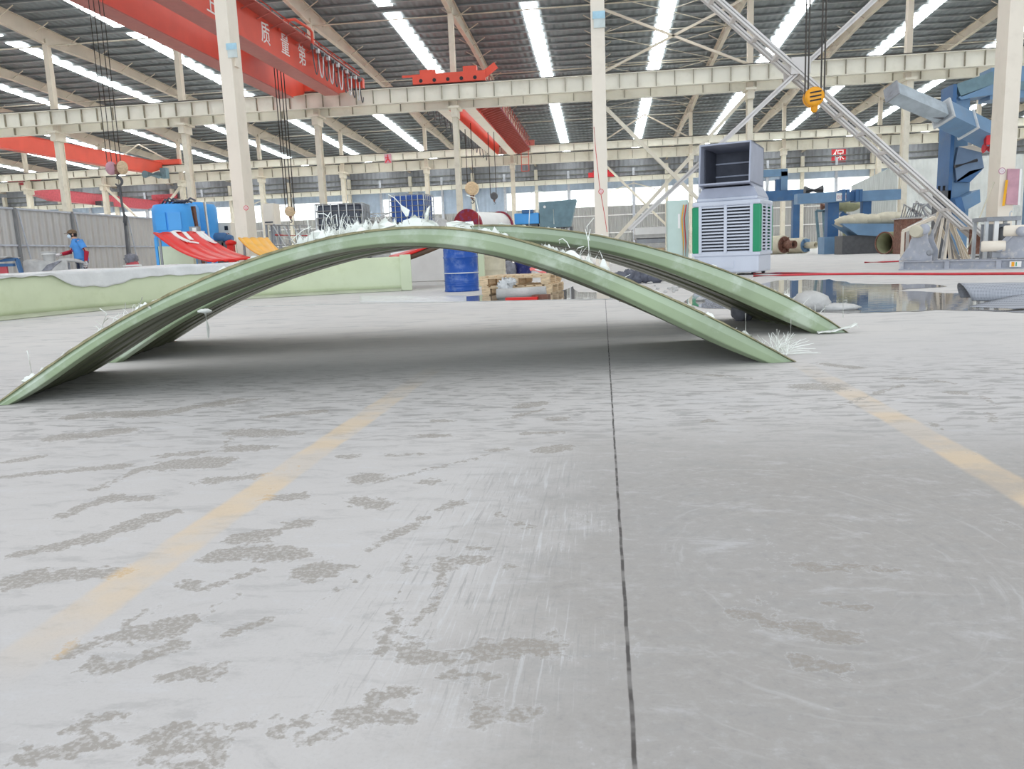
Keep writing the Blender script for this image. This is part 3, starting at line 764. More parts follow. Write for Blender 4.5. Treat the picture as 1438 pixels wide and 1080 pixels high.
# larger torn flakes standing on the crest (photo outline projected onto the face plane)
def flake(root, a, d, pxs, off):
    nrm = unit(V(-d[1], d[0], 0)); o = V(0, 0, EYE); pts = []
    for i, (x, y) in enumerate(pxs):
        r_ = ray(420 + x * .2086, 270 + y * .2086); t = ((a + nrm * (off + .02 * math.sin(i * 2.3)) - o) @ nrm) / (r_ @ nrm); pts.append(o + r_ * t)
    MB().prism(pts, nrm * .006).build('torn_flake', M['fibre'], root)
for pts_, off in (([(580, 165), (600, 195), (650, 220), (640, 245), (540, 250), (530, 215)], .03), ([(680, 80), (745, 120), (735, 160), (720, 165), (690, 120)], .02), ([(700, 190), (750, 175), (780, 150), (800, 172), (830, 178), (900, 190), (935, 215), (935, 235), (690, 240)], .06),
                  ([(1315, 230), (1340, 265), (1365, 290), (1360, 312), (1285, 290)], .015), ([(75, 270), (130, 250), (160, 270), (200, 262), (230, 290), (225, 310), (90, 330)], .05), ([(860, 110), (882, 88), (868, 150), (877, 190), (850, 195), (846, 150)], .03), ([(640, 170), (655, 200), (655, 240), (630, 240)], .05), ([(345, 220), (430, 213), (470, 235), (440, 262), (370, 262)], .08), ([(990, 205), (1060, 190), (1110, 200), (1170, 195), (1180, 225), (1000, 235)], .1)):
    flake(near, na, nd, pts_, off)
# splayed bundle at the near arch's right foot, curled selvedge at the far one's
mb = MB(); rr = random.Random(5); f0 = gnd(1095, 500)
for i in range(46):
    ang = rr.uniform(-.5, 1.9)
    L = rr.uniform(.10, .20)
    p0 = f0 + V(rr.uniform(-.05, .06), rr.uniform(-.04, .16), .008)
    mb.tube([p0, p0 + V(math.sin(ang) * L * .5, rr.uniform(-.03, .03), math.cos(ang) * L * .30 + .012), p0 + V(math.sin(ang) * L, rr.uniform(-.05, .05), max(.006, math.cos(ang) * L * .55 + .01))], [.0024, .002, .001], 4, smooth=False)
tag(mb.build('splayed_fibres', M['fibre'], near), kind='stuff')
mb = MB(); c0 = gnd(1170, 469)
mb.shell(lambda u, v: c0 + V(-.10 + .26 * u, -.03 + .05 * v + .05 * u + .01 * math.sin(14 * u), .008 + .045 * u * u + .012 * math.sin(9 * v + 7 * u) ** 2), 14, 8, .003)
mb.build('curled_selvedge', M['fibre'], far)
# wad of resin hanging under the near arch
mb = MB(); w0 = at(288, 437, 4.75); mb.ball(w0, (.045, .02, .014), 12, 8, .25, 2)
mb.tube([w0, w0 + V(.004, 0, -.06), w0 + V(.008, .0, -.11), w0 + V(.004, 0, -.17)], [.010, .004, .009, .004], 6)
mb.build('resin_drip', M['fibre'], near)

# ------------------------------------------------------------------ standing water
def puddle(name, label, pxs):
    mb = MB(); pts = [gnd(x, y, .003) for x, y in pxs]
    mb.add(pts, [tuple(range(len(pts)))])
    k = NT('standing_water')
    k.b.inputs['Base Color'].default_value = (*srgb(120, 116, 110), 1); k.b.inputs['Roughness'].default_value = .015
    k.b.inputs['IOR'].default_value = 1.33; k.b.inputs['Specular IOR Level'].default_value = .9
    bm = k.n('ShaderNodeBump'); bm.inputs['Strength'].default_value = .06; bm.inputs['Distance'].default_value = .01
    k.l(k.noise(3, k.coord((1, 4, 1)), 2), bm.inputs['Height']); k.l(bm.outputs[0], k.b.inputs['Normal'])
    o = mb.build(name, k.m, None, gnd(*pxs[0]))
    return tag(o, label, 'puddle')
def rag(pts, seed, amp=1.6):
    rr = random.Random(seed); out = []
    for i, (x, y) in enumerate(pts):
        x2, y2 = pts[(i + 1) % len(pts)]; n_ = max(2, int(abs(x2 - x) / 14) + 1)
        for j in range(n_):
            t = j / n_; out.append((x + (x2 - x) * t + rr.uniform(-4, 4) * (j > 0), y + (y2 - y) * t + rr.uniform(-.5, .5) * amp * (j > 0)))
    return out
puddle('puddle', 'broad shallow puddle mirroring the blue gantry, in front of the red hoses', rag([(985, 432), (960, 424), (975, 412), (1020, 404), (1060, 400), (1090, 394), (1165, 392), (1195, 398), (1300, 399), (1330, 402), (1252, 408), (1320, 411), (1395, 415), (1438, 418), (1500, 424), (1500, 439), (1438, 439), (1330, 435), (1270, 437), (1190, 440), (1120, 437), (1060, 436)], 2))
puddle('puddle', 'dark puddle beside the stacked wooden pallets', rag([(600, 422), (625, 418), (660, 416), (700, 412), (760, 412), (790, 408), (805, 402), (812, 410), (850, 411), (880, 416), (880, 420), (850, 420.5), (760, 421), (680, 423.5), (640, 424)], 3, 1.0))
# low lip where the dry slab ends
mb = MB(); edge = [(-120, 458), (0, 452), (140, 443), (280, 433), (420, 429), (540, 426), (640, 424.5), (760, 422), (850, 420.5), (900, 420.5)]
P = [gnd(x, y) for x, y in edge]
for p, q in zip(P[:-1], P[1:]):
    mb.bar(p + V(0, 0, .002), q + V(0, 0, .002), .05, .012)
struct('floor_edge_trim', mb, M['bag'])

# ------------------------------------------------------------------ curved laminate wall lying at the left, with film over it
base = [(-8.2, 6.9), (-7.95, 9.3), (-7.55, 11.4), (-6.8, 12.75), (-5.7, 13.75), (-4.6, 14.3), (-3.75, 14.5)]
def smooth_path(P, n):
    P = np.array(P, float)
    for _ in range(3):
        Q = [P[0]]
        for i in range(len(P) - 1):
            Q += [P[i] * .75 + P[i + 1] * .25, P[i] * .25 + P[i + 1] * .75]
        P = np.array(Q + [P[-1]])
    s = np.r_[0, np.cumsum(np.linalg.norm(np.diff(P, axis=0), axis=1))]
    q = np.linspace(0, s[-1], n)
    return np.stack([np.interp(q, s, P[:, i]) for i in range(P.shape[1])], 1)
BP = smooth_path(base, 60)
def wall_n(i):
    t = BP[min(i + 1, 59)] - BP[max(i - 1, 0)]; t = t / np.linalg.norm(t); return np.array([-t[1], t[0]])   # away from the camera side
trough = thing('curved_trough_mould', 'long pale green laminate trough curving along the floor under milky film', 'mould', (-6.5, 12.5, 0))
rings = []
for i in range(60):
    n_ = wall_n(i); hgt = .53 + .11 * i / 59; b_ = BP[i]
    def P3(o, z): return V(b_[0] + n_[0] * o, b_[1] + n_[1] * o, z)
    rings.append([P3(0.0, .05), P3(-.005, .12), P3(.02, hgt - .03), P3(.05, hgt), P3(.50, hgt), P3(.56, hgt - .02), P3(.6, .03)])
MB().loft(rings).build('trough_body', M['frppale'], trough)
rings = []
for i in range(60):
    n_ = wall_n(i); b_ = BP[i]
    def P3(o, z): return V(b_[0] + n_[0] * o, b_[1] + n_[1] * o, z)
    rings.append([P3(-.14, .004), P3(-.13, .02), P3(.0, .055), P3(.1, .055), P3(.1, .004)])
M['frpfoot'] = mat('dusty_laminate_foot', srgb(178, 182, 158), .6, var=.1, scale=3)
MB().loft(rings).build('base_flange', M['frpfoot'], trough)
e_ = BP[59]; n_ = wall_n(59)
t_ = np.array([n_[1], -n_[0]])
mb = MB(); mb.bar(V(e_[0], e_[1], .34) - V(*n_, 0) * .02 + V(*t_, 0) * .10, V(e_[0], e_[1], .34) + V(*n_, 0) * .62 + V(*t_, 0) * .10, .2, .66)
mb.build('end_flange', M['frppale'], trough)
mb = MB()
def film(u, v):
    i = u * 46; i0 = int(min(i, 58)); b_ = BP[i0] + (BP[i0 + 1] - BP[i0]) * (i - i0); n_ = wall_n(i0)
    hgt = .535 + .11 * i / 59
    v_ = CM @ V(b_[0], b_[1], .5 - EYE); xp = 719 + F * v_[0] / v_[2]
    drop = float(np.interp(xp, [0, 72, 86, 102, 120, 150, 172, 190, 232, 262, 300, 360], [.03, .03, .10, .21, .22, .25, .20, .15, .13, .15, .13, .15])) + .008 * math.sin(i * 3.1)
    if v < .45:
        s = v / .45; o = -.012 - .012 * math.sin(i * 1.7 + s * 3) * s; z = hgt - drop * (1 - s)
    else:
        s = (v - .45) / .55; o = -.03 + .66 * s; z = hgt + .012 + .014 * math.sin(i * .9 + s * 4) + .015 * math.sin(i * .31) ** 2 * math.sin(math.pi * s)
    return V(b_[0] + n_[0] * o, b_[1] + n_[1] * o, z + .012)
mb.shell(film, 150, 16, .004)
fo = mb.build('plastic_film', M['film'], None, (-7.2, 11, .5)); tag(fo, 'milky plastic film draped over the rim of the pale green trough', 'plastic sheet')
# film and rags on the floor in front of its open end
mb = MB(); c0 = gnd(590, 420)
mb.shell(lambda u, v: gnd(505 + 150 * u, 424.5 - 9 * v) + V(0, 0, .004 + .03 * abs(math.sin(9 * u + 5 * v) * math.sin(3.1 * u)) * math.sin(math.pi * v)), 40, 10, .004)
tag(mb.build('plastic_film', M['film'], None, c0), 'crumpled white film flat on the floor before the blue drum', 'plastic sheet')
# ------------------------------------------------------------------ overhead cranes
def atX(x, y, X):
    r = ray(x, y); return V(0, 0, EYE) + r * (X / r[0])
def atZ(x, y, z):
    return gnd(x, y, z)
def write(body, origin, right, up, size, mat_, parent, name='lettering', depth=.01):
    cu = bpy.data.curves.new(name, 'FONT'); cu.body = body; cu.size = size; cu.extrude = depth
    cu.align_x = 'CENTER'; cu.align_y = 'CENTER'; cu.materials.append(mat_)
    tmp = bpy.data.objects.new(name, cu); C.objects.link(tmp)
    dg = bpy.context.evaluated_depsgraph_get(); me = bpy.data.meshes.new_from_object(tmp.evaluated_get(dg))
    bpy.data.objects.remove(tmp)
    r, u = unit(right), unit(up); n = np.cross(r, u)
    root = parent
    while root is not None and root.parent is not None: root = root.parent
    base = np.asarray(origin, float) - (np.array(root.location) if root is not None else 0)
    me.transform(Matrix(((r[0], u[0], n[0], base[0]), (r[1], u[1], n[1], base[1]), (r[2], u[2], n[2], base[2]), (0, 0, 0, 1))))
    o = bpy.data.objects.new(name, me); C.objects.link(o)
    if not me.materials: me.materials.append(mat_)
    if parent is not None: o.parent = parent
    return o
def girder(x, y0, y1, z0, z1, w, end=2.2, drop=.55):
    """box girder, its underside rising towards both ends"""
    mb = MB(); zs = z0 + drop
    side = [(y0, zs), (y0 + end, z0), (y1 - end, z0), (y1, zs), (y1, z1), (y0, z1)]
    mb.prism([V(x - w / 2, a, b) for a, b in side], V(w, 0, 0))
    for z in (z0 - .02, z1):
        mb.box((x, (y0 + y1) / 2, z), (w + .16, y1 - y0 - (2 * end if z < z1 else 0), .04))
    return mb
def end_truck(x0, x1, y, z):
    mb = MB().box(((x0 + x1) / 2, y, z + .38), (x1 - x0, .42, .55))
    return mb

# crane over the nearest span: two girders running away to the left of the tall post
b1 = atZ(348.5, 56.7, 10.05); X1 = float(b1[0])
Y0c, Y1c = YA + .6, YB - .2
cr = thing('overhead_crane', 'bright red double girder crane with white characters on its side', 'crane', (X1, (Y0c + Y1c) / 2, 10.6))
fg = girder(X1 - .35, Y0c, Y1c, 10.05, 11.5, .7).build('front_girder', M['red'], cr)
rg_ = girder(X1 - 3.1, Y0c, Y1c, 10.05, 11.5, .7).build('rear_girder', M['red'], cr)
for g0, xx in ((fg, X1 - .35), (rg_, X1 - 3.1)):
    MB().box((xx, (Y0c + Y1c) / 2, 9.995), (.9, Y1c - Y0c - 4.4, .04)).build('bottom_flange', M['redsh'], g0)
for yy in (Y0c, Y1c):
    end_truck(X1 - 4.2, X1 + .9, yy, 10.62).build('end_carriage', M['red'], cr)
    w = MB()
    for xx in (X1 - 3.6, X1 + .3): w.cyl((xx, yy - .12, 10.86), (xx, yy + .12, 10.86), .2, 20)
    w.build('wheel', M['dkgrey'], cr)
# top walkway, festoon rail and drooping cable loops
mb = MB(); mb.box((X1 + .35, (Y0c + Y1c) / 2, 11.45), (.7, Y1c - Y0c, .05))
for yy in np.arange(Y0c + 1, Y1c, 1.5): mb.bar((X1, yy, 11.2), (X1 + .65, yy, 11.43), .05, .05)
mb.build('walkway', M['redsh'], cr)
mb = MB()
mb.cyl((X1 + .68, Y0c, 11.62), (X1 + .68, Y1c, 11.62), .03, 6)
for yy in np.arange(Y0c, Y1c + .1, 2.0): mb.cyl((X1 + .68, yy, 11.45), (X1 + .68, yy, 11.62), .03, 6)
mb.build('walkway_railing', M['red'], cr)
pa = atX(410, 35, X1 + .7); pb_ = atX(437, 55, X1 + .7)
mb = MB(); yA = float(pa[1]); mb.tube([V(X1 + .05, yA, 11.3), V(X1 + .1, yA, 11.75), V(X1 + .75, yA + .3, 11.85), V(X1 + .85, yA + 1.9, 11.85), V(X1 + .85, yA + 2.2, 11.75), V(X1 + .85, yA + 2.2, 11.1)], .07, 8)
mb.build('festoon_arm', M['red'], cr)
mb = MB(); mb.box((X1 + .85, (yA + 2 + Y1c) / 2, 11.15), (.08, Y1c - yA - 2, .1)); mb.build('festoon_rail', M['dkgrey'], cr)
ys = np.linspace(yA + 2.1, Y1c + .1, 12)
for i in range(11):
    y0, y1 = ys[i], ys[i + 1]
    mb = MB().tube([V(X1 + .85, y0 + (y1 - y0) * t, 11.1 - 1.25 * math.sin(math.pi * t) ** .6) for t in np.linspace(0, 1, 13)], .03, 6)
    mb.box((X1 + .85, y0, 11.05), (.14, .16, .2)); mb.build('festoon_cable', M['galv'] if i % 2 else M['dkgrey'], cr)
for ch, x, y, s in (('上', 296, 8, 24), ('质', 373, 49, 27), ('量', 400.5, 65, 26), ('第', 424.5, 80, 25)):
    p = atX(x, y, X1 + .012); write(ch, p, (0, 1, 0), (0, 0, 1), s * float(p[1]) / F * 1.15, M['white'], fg)
ya = float(atX(448, 90, X1)[1])

# second crane further on, seen between the tall posts
gL = atZ(645, 182, 9.9); gR = atZ(690, 181, 9.9)
XL, XR = float(gL[0]) + .1, float(gR[0])
c2 = thing('overhead_crane', 'red double girder crane with lattice railing, seen past the middle of the long cream beam', 'crane', ((XL + XR) / 2, 63, 10.7))
Y0d, Y1d = YB + .75, YC - .3
girder(XL + .3, Y0d, Y1d, 9.95, 11.3, .6, 1.5).build('front_girder', M['red'], c2)
girder(XR - .2, Y0d, Y1d, 9.95, 11.3, .6, 1.5).build('rear_girder', M['red'], c2)
for p_, w_ in ((XL + .3, .72), (XR - .2, .72)):
    MB().box((p_, (Y0d + Y1d) / 2, 9.91), (w_, Y1d - Y0d - 3.0, .04)).build('bottom_flange', M['creamgrey'], c2)
tx0, tx1 = float(at(575, 115, YB)[0]), float(at(690, 110, YB)[0])
t = MB().box(((tx0 + tx1) / 2, YB - .25, 10.96), (tx1 - tx0 - .6, .45, .55)).box((tx0 + 1.2, YB - .25, 11.35), (.9, .4, .25)).box((tx1 - 1.2, YB - .25, 11.38), (.8, .4, .3))
t.box((tx0 + .3, YB - .25, 11.2), (1.3, .12, .12)).bar((tx1 - .4, YB - .3, 11.0), (tx1 + .35, YB - .3, 11.5), .12, .4)
t.build('end_carriage', M['red'], c2)
for xx in np.linspace(tx0 + .8, tx1 - .9, 5):
    MB().cyl((xx, YB - .5, 10.86), (xx, YB - .46, 10.86), .11, 14).build('bolt_hole', M['black'], c2)
MB().box(((tx0 + tx1) / 2, YC - .1, 11.1), (tx1 - tx0, .4, .5)).build('end_carriage', M['redsh'], c2)
mb = MB(); wx = XR + .35; mb.box((wx + .5, (Y0d + Y1d) / 2, 10.55), (1.0, Y1d - Y0d, .05))
mb.build('walkway', M['darkred'], c2)
for yy in np.arange(Y0d + .4, Y1d, .8): MB().bar((XR + .1, yy, 10.15), (wx + .95, yy, 10.5), .1, .14).build('walkway_bracket', M['redsh'], c2)
mb = MB()
for z in (11.0, 11.55): mb.cyl((wx + 1.0, Y0d, z), (wx + 1.0, Y1d, z), .03, 6)
for i, yy in enumerate(np.arange(Y0d, Y1d - 1, 1.6)):
    mb.cyl((wx + 1.0, yy, 10.5), (wx + 1.0, yy, 11.55), .03, 6); mb.cyl((wx + 1.0, yy, 10.5), (wx + 1.0, yy + 1.6, 11.55), .02, 6)
mb.build('railing', M['redsh'], c2)
mb = MB()
for z in (8.4, 9.0, 9.7): mb.bar((wx + .2, Y1d - .8, z), (wx + .9, Y1d - .8, z), .05, .05)
for xx in (wx + .2, wx + .9): mb.bar((xx, Y1d - .8, 8.4), (xx, Y1d - .8, 10.6), .06, .06)
mb.build('access_ladder', M['red'], c2)
for i, yy in enumerate(np.linspace(Y0d + 1, Y1d - 3, 14)):
    MB().tube([V(XL - .35, yy + t * 1.2, 10.3 - .9 * math.sin(math.pi * t)) for t in np.linspace(0, 1, 9)], .03, 5).build('festoon_cable', M['dkgrey'], c2)

# third crane, far left, and the faded one behind it
g3 = atZ(64, 217, 9.95); X3 = float(g3[0])
c3 = thing('overhead_crane', 'plain red crane girder at the far left, below the long cream beam', 'crane', (X3, 63, 10.5))
MB().box((X3, YB + .75, 10.56), (3.4, .4, .5)).build('end_carriage', M['red'], c3)
girder(X3 - .3, YB + 1.0, YC - .45, 9.95, 11.15, .6, 2.2).build('girder', M['red'], c3)
MB().box((X3 + .1, YC - .1, 11.2), (3.4, .4, .5)).build('end_carriage', M['red'], c3)
e3 = MB().box((X3 + .6, YC - 1.2, 10.0), (.6, .6, 1.0)).cyl((X3 + .5, YC - 4.6, 9.6), (X3 + .5, YC - 2.2, 9.75), .35, 14); e3.build('travel_motor', M['teal'], c3)
g4 = atZ(60, 279, 8.6); X4 = float(g4[0])
c4 = thing('overhead_crane', 'faded pinkish red crane girder low behind the grey fence', 'crane', (X4, 93, 9))
girder(X4 - .35, YC + 2.2, YD - 2.5, 8.55, 9.75, .7, 3.0, .5).build('girder', M['dullred'], c4)
for yy, zz in ((YC + 1.1, 10.55), (YD - 1.0, 10.45)):
    MB().box((X4, yy, zz), (3.6, .45, .6)).build('end_carriage', M['dullred'], c4)
MB().box((X4 - .35, YC + 1.9, 10.1), (.5, 1.8, .5)).box((X4 - .35, YD - 2, 10.0), (.5, 2.2, .5)).build('hanger', M['dullred'], c4)
MB().box((X4, YD - 2.2, 9.5), (3.6, .5, .5)).build('end_carriage', M['dullred'], c4)
MB().box((X4 + .7, 92, 8.6), (.8, 2.4, .5)).build('hoist', M['dkgrey'], c4)
x5 = at(826, 243, YD - 2)[0]; x6 = at(862, 243, YD - 2)[0]
c5 = MB().box2((x5, YD - 1.5, 10.1), (x6, YD - 1.0, 10.7)).box2((x5 + .6, YD - 1.45, 10.7), (x6 - .6, YD - 1.05, 10.95))
tag(c5.build('crane_end_carriage', M['signred'], None, (x5, YD - 1.2, 10.1)), 'small red crane carriage resting on the farthest beam behind the middle post', 'crane')

# hooks on ropes
hy = float((X1 - 1.75) / (ray(407.5, 300)[0] / ray(407.5, 300)[1]))
MB().box((X1 - 1.75, hy, 11.75), (3.6, 2.4, .5)).build('hoist_trolley', M['redsh'], cr)
def hook_block(name, label, px_, py_top, py_bot, Y, style, ztop, ropes):
    c = at(px_, (py_top + py_bot) / 2, Y); s = Y / F; hh = (py_bot - py_top) * s
    zt, zb = at(px_, py_top, Y)[2], at(px_, py_bot, Y)[2]
    root = thing(name, label, 'crane hook', (c[0], Y, zb))
    x = c[0]
    if style == 'yellow':
        r = hh * .26; zc = zt - r
        for sx in (-.16, .16):
            mb = MB().lathe((x - .02, Y + sx * r * 2.4, zc), [(r * .6, -.05), (r, -.045), (r, .045), (r * .6, .05)], 24, (0, 1, 0)); mb.build('sheave_cheek', M['yellow'], root)
        MB().box((x, Y, zc), (r * 1.2, r * .9, r * 1.5)).build('block_body', M['yellow'], root)
        for i in (-1, 0, 1):
            MB().bar((x - r * .62, Y - r * .384 - .05, zc - r * .06 + i * r * .42), (x + r * .55, Y - r * .384 - .05, zc + r * .1 + i * r * .42), .02, r * .15).build('slot', M['black'], root)
        MB().lathe((x, Y, zc - r * 1.6), [(r * .22, 0), (r * .36, r * .25), (r * .45, r * .9)], 16).build('swivel', M['yellow'], root)
        zh = zc - r * 1.3
    elif style == 'pair':
        r = hh * .27; zc = zt - r
        for sx in (-1, 1):
            MB().ball((x + sx * r * .9, Y, zc), (r * .82, r * .7, r), 18, 12).build('sheave_housing', M['pinkboard'] if sx < 0 else M['wood'], root)
        MB().box((x, Y, zc - r * .2), (r * .5, r * .6, r * 1.4)).build('block_body', M['rust'], root)
        zh = zc - r * 1.1
    else:
        r = hh * .3; zc = zt - r
        MB().lathe((x, Y - r * .5, zc), [(r * .7, 0), (r, .03), (r, r), (r * .7, r + .03)], 20, (0, 1, 0)).build('block_body', M['wood'] if style == 'rust' else M['dkgrey'], root)
        MB().lathe((x, Y, zc - r * 1.5), [(r * .22, 0), (r * .35, r * .6)], 12).build('swivel', M['rust'], root)
        zh = zc - r * 1.5
    q = max(.04, zh - zb) * .46
    pts = [V(x, Y, zh + q * .3), V(x, Y, zh - q * .2)]
    for a in np.linspace(100, -150, 14):
        pts.append(V(x + q * .78 * math.cos(math.radians(a)) , Y, zb + q * .95 + q * .78 * math.sin(math.radians(a))))
    rad = [q * .24, q * .24] + list(np.linspace(.34, .16, 14) * q)
    MB().tube(pts, rad, 10).build('hook', M['dkgrey'], root)
    for dx in ropes:
        MB().cyl((x + dx * s * 1.0, Y, zc), (x + dx * s, Y + .05, ztop), .016 if Y < 30 else .028, 6).build('rope', M['cable'], root)
    return root
hook_block('crane_hook', 'yellow hook block with black hook hanging in front of the crossed braces', 1143.5, 123, 169, 17.2, 'yellow', 11.6, (-12, -8, 8, 12))
hook_block('crane_hook', 'pale twin round hook block hanging above the grey fence', 165, 226, 262, 27.0, 'pair', 10.5, (-14, -7, 1, 7))
hook_block('crane_hook', 'rust coloured hook block hanging beside the white wall cabinet', 407.5, 290, 313, float((X1 - 1.75) / (ray(407.5, 300)[0] / ray(407.5, 300)[1])), 'rust', 11.5, (-6, -2, 3, 7))
hook_block('crane_hook', 'rusty hook block hanging under the second red crane above the maroon reel', 663, 255, 286, 60.0, 'rust', 10.3, (-6, 2))
hook_block('crane_hook', 'small grey hook hanging against the white window near the second red crane', 694, 270, 287, 62.0, 'grey', 10.4, (-5, 3))

# ------------------------------------------------------------------ braces and signs on the nearest posts
p0, p1 = at(1379, 337, YA), at(1000, 0, YA)
q0, q1 = at(884, 322, YA), at(1228, 0, YA)
def ext(p, q, f): return p + (q - p) * f
for dy in (-.3, .3):
    struct('cross_brace_beam', MB().ibar(ext(p0, p1, 0) + V(0, dy, 0), ext(p0, p1, 1.06) + V(0, dy, 0), .10, .16, .012, (0, 1, 0)), M['bracegrey'])
    struct('cross_brace_beam', MB().ibar(ext(q0, q1, 0) + V(0, dy * .8, 0), ext(q0, q1, 1.08) + V(0, dy * .8, 0), .10, .17, .012, (0, 1, 0)), M['bracegrey'])
bt = MB()
for f_ in np.linspace(.05, 1.0, 13):
    bt.bar(ext(p0, p1, f_) + V(0, -.3, 0), ext(p0, p1, f_) + V(0, .3, 0), .10, .06); bt.bar(ext(q0, q1, f_) + V(0, -.24, 0), ext(q0, q1, f_) + V(0, .24, 0), .10, .06)
struct('brace_batten_trim', bt, M['bracegrey'])
g = at(1119, 97, YA); bt = MB()
for dy in (-.36, .36): bt.box(g + V(0, dy, 0), (.40, .02, .34))
struct('gusset_trim', bt, M['bracegrey'])
struct('gusset_trim', MB().box(at(1373, 336, YA) + V(0, 0, -.05), (.35, .04, .55)), M['rust'])
def face(x, y, dy=-.26): return at(x, y, YA + dy - .005)
for x, y, who, lab in ((345.5, 292, '限', 'round red and white notice on the tall post beside the white wall cabinet'), (844, 269, '限', 'round red and white notice on the middle tall post above the green arch'), (1407, 240, '限', 'round faded red notice on the tall post beside the pink board')):
    p = face(x, y); r = thing('round_sign', lab, 'sign', p); R_ = .058 if x < 1400 else .07
    MB().lathe(p, [(R_, 0), (R_, .006)], 28, (0, -1, 0)).build('disc', M['signred'] if x < 1400 else M['pinkboard'], r)
    fc_ = MB().lathe(p + V(0, -.006, 0), [(R_ * .74, 0), (R_ * .74, .004)], 28, (0, -1, 0)).build('face', M['white'], r)
    mk = MB()
    for dx_, dz_, w_, h_ in ((-.34, .0, .13, .8), (.05, .32, .5, .12), (.05, -.05, .42, .11), (.34, -.1, .13, .7), (.02, -.4, .5, .12)): mk.box(p + V(dx_ * R_, -.0115, dz_ * R_), (w_ * R_, .003, h_ * R_))
    mk.build('printed_mark', M['signred'] if x < 1400 else M['pinkboard'], fc_)
for x0, y0, x1, y1, lab in ((317, 61, 333, 80, 'small blue and white plate wired to the tall post beside the red crane'), (832, 16, 850, 38, 'small pale blue plate wrapped on the middle tall post near the roof')):
    a_, b_ = face(x0, y0, -.30), face(x1, y1, -.30); r = thing('post_plate', lab, 'plate', (a_ + b_) / 2); zm = (a_[2] * .55 + b_[2] * .45)
    MB().box2((a_[0], a_[1], zm), (b_[0], a_[1] + .035, a_[2])).build('upper_band', M['plaque'], r); MB().box2((a_[0] + .02, a_[1] + .004, b_[2]), (b_[0], a_[1] + .035, zm)).build('lower_band', M['plaquegrey'], r)
p = at(356, 86, YA); p[0] = -BAY + .176
tag(MB().box(p + V(0, -.05, 0), (.05, .2, .24)).build('junction_box', M['creamgrey'], None, p), 'pale junction box on the side of the tall post below the blue plate', 'box')
mb = MB(); mb.tube([face(834, 178), face(836, 205), face(842, 262), face(849, 302), face(852.5, 326)], .006, 5)
tag(mb.build('hanging_string', M['signred'], None, face(849, 302)), 'thin red cord hanging down the front of the middle tall post', 'cord')
mb = MB(); mb.tube([at(1396, 256, 18.1), at(1382, 290, 17.6), at(1368, 325, 17), at(1362, 343, 16.6), gnd(1354, 358)], .014, 6)
tag(mb.build('rope', M['tan'], None, gnd(1354, 358)), 'pale rope slung from the tall post down to the scrap bars', 'rope')
def sign(x0, y0, x1, y1, Y, ch, lab, tri=False):
    a_, b_ = at(x0, y0, Y), at(x1, y1, Y); c_ = (a_ + b_) / 2; r = thing('painted_sign', lab, 'sign', c_)
    hh_ = a_[2] - b_[2]; bd = MB().box(c_, (b_[0] - a_[0], .04, hh_)).build('board', M['pinkboard'] if tri else M['signred'], r)
    if tri:
        f_ = c_ + V(0, -.03, 0); MB().bar(f_ + V(0, 0, .42 * hh_), f_ + V(0, 0, -.05 * hh_), .12 * hh_, .02, (0, 1, 0)).bar(f_ + V(0, 0, .0), f_ + V(-.32 * hh_, 0, -.42 * hh_), .14 * hh_, .02, (0, 1, 0)).bar(f_, f_ + V(.3 * hh_, 0, -.42 * hh_), .14 * hh_, .02, (0, 1, 0)).bar(f_ + V(-.3 * hh_, 0, .1 * hh_), f_ + V(.1 * hh_, 0, .12 * hh_), .1 * hh_, .02, (0, 1, 0)).build('painted_mark', M['signred'], bd)
        return
    write(ch, c_ + V(0, -.03, 0), (1, 0, 0), (0, 0, 1), hh_ * .88, M['white'], bd, depth=.004)
sign(1168, 210, 1187.5, 227.5, YD - .02, '保', 'red square board with a large white character on the far wall')
sign(539.5, 216.5, 550, 229, YC - .21, '', 'small faded pink board with a red mark on the second long beam', True)
# ------------------------------------------------------------------ left side of the hall
FX = float(at(0, 287, 21.4)[0])
fence = thing('corrugated_fence', 'tall grey corrugated fence with posts along the left of the hall, behind the worker', 'fence', (FX, 24, 0))
MB().box((FX, 23.5, 1.32), (.04, 19, 2.3)).build('sheeting', M['fencey'], fence)
mb = MB()
for z in (2.49, 1.42, .3): mb.box((FX + .04, 23.5, z), (.07, 19, .05))
mb.build('rail', M['rail'], fence)
for px_ in (23, 103, 178):
    best = min(np.arange(14.2, 33, .05), key=lambda yy: abs(719 + F * (CM @ V(FX, yy, 1.5 - EYE))[0] / (CM @ V(FX, yy, 1.5 - EYE))[2] - px_))
    MB().box((FX + .07, best, 1.26), (.07, .09, 2.52)).build('post', M['greyrail'], fence)
    MB().bar((FX + .1, best + .1, 2.45), (FX + .12, best + .35, 1.0), .03, .03).build('stay', M['rail'], fence)

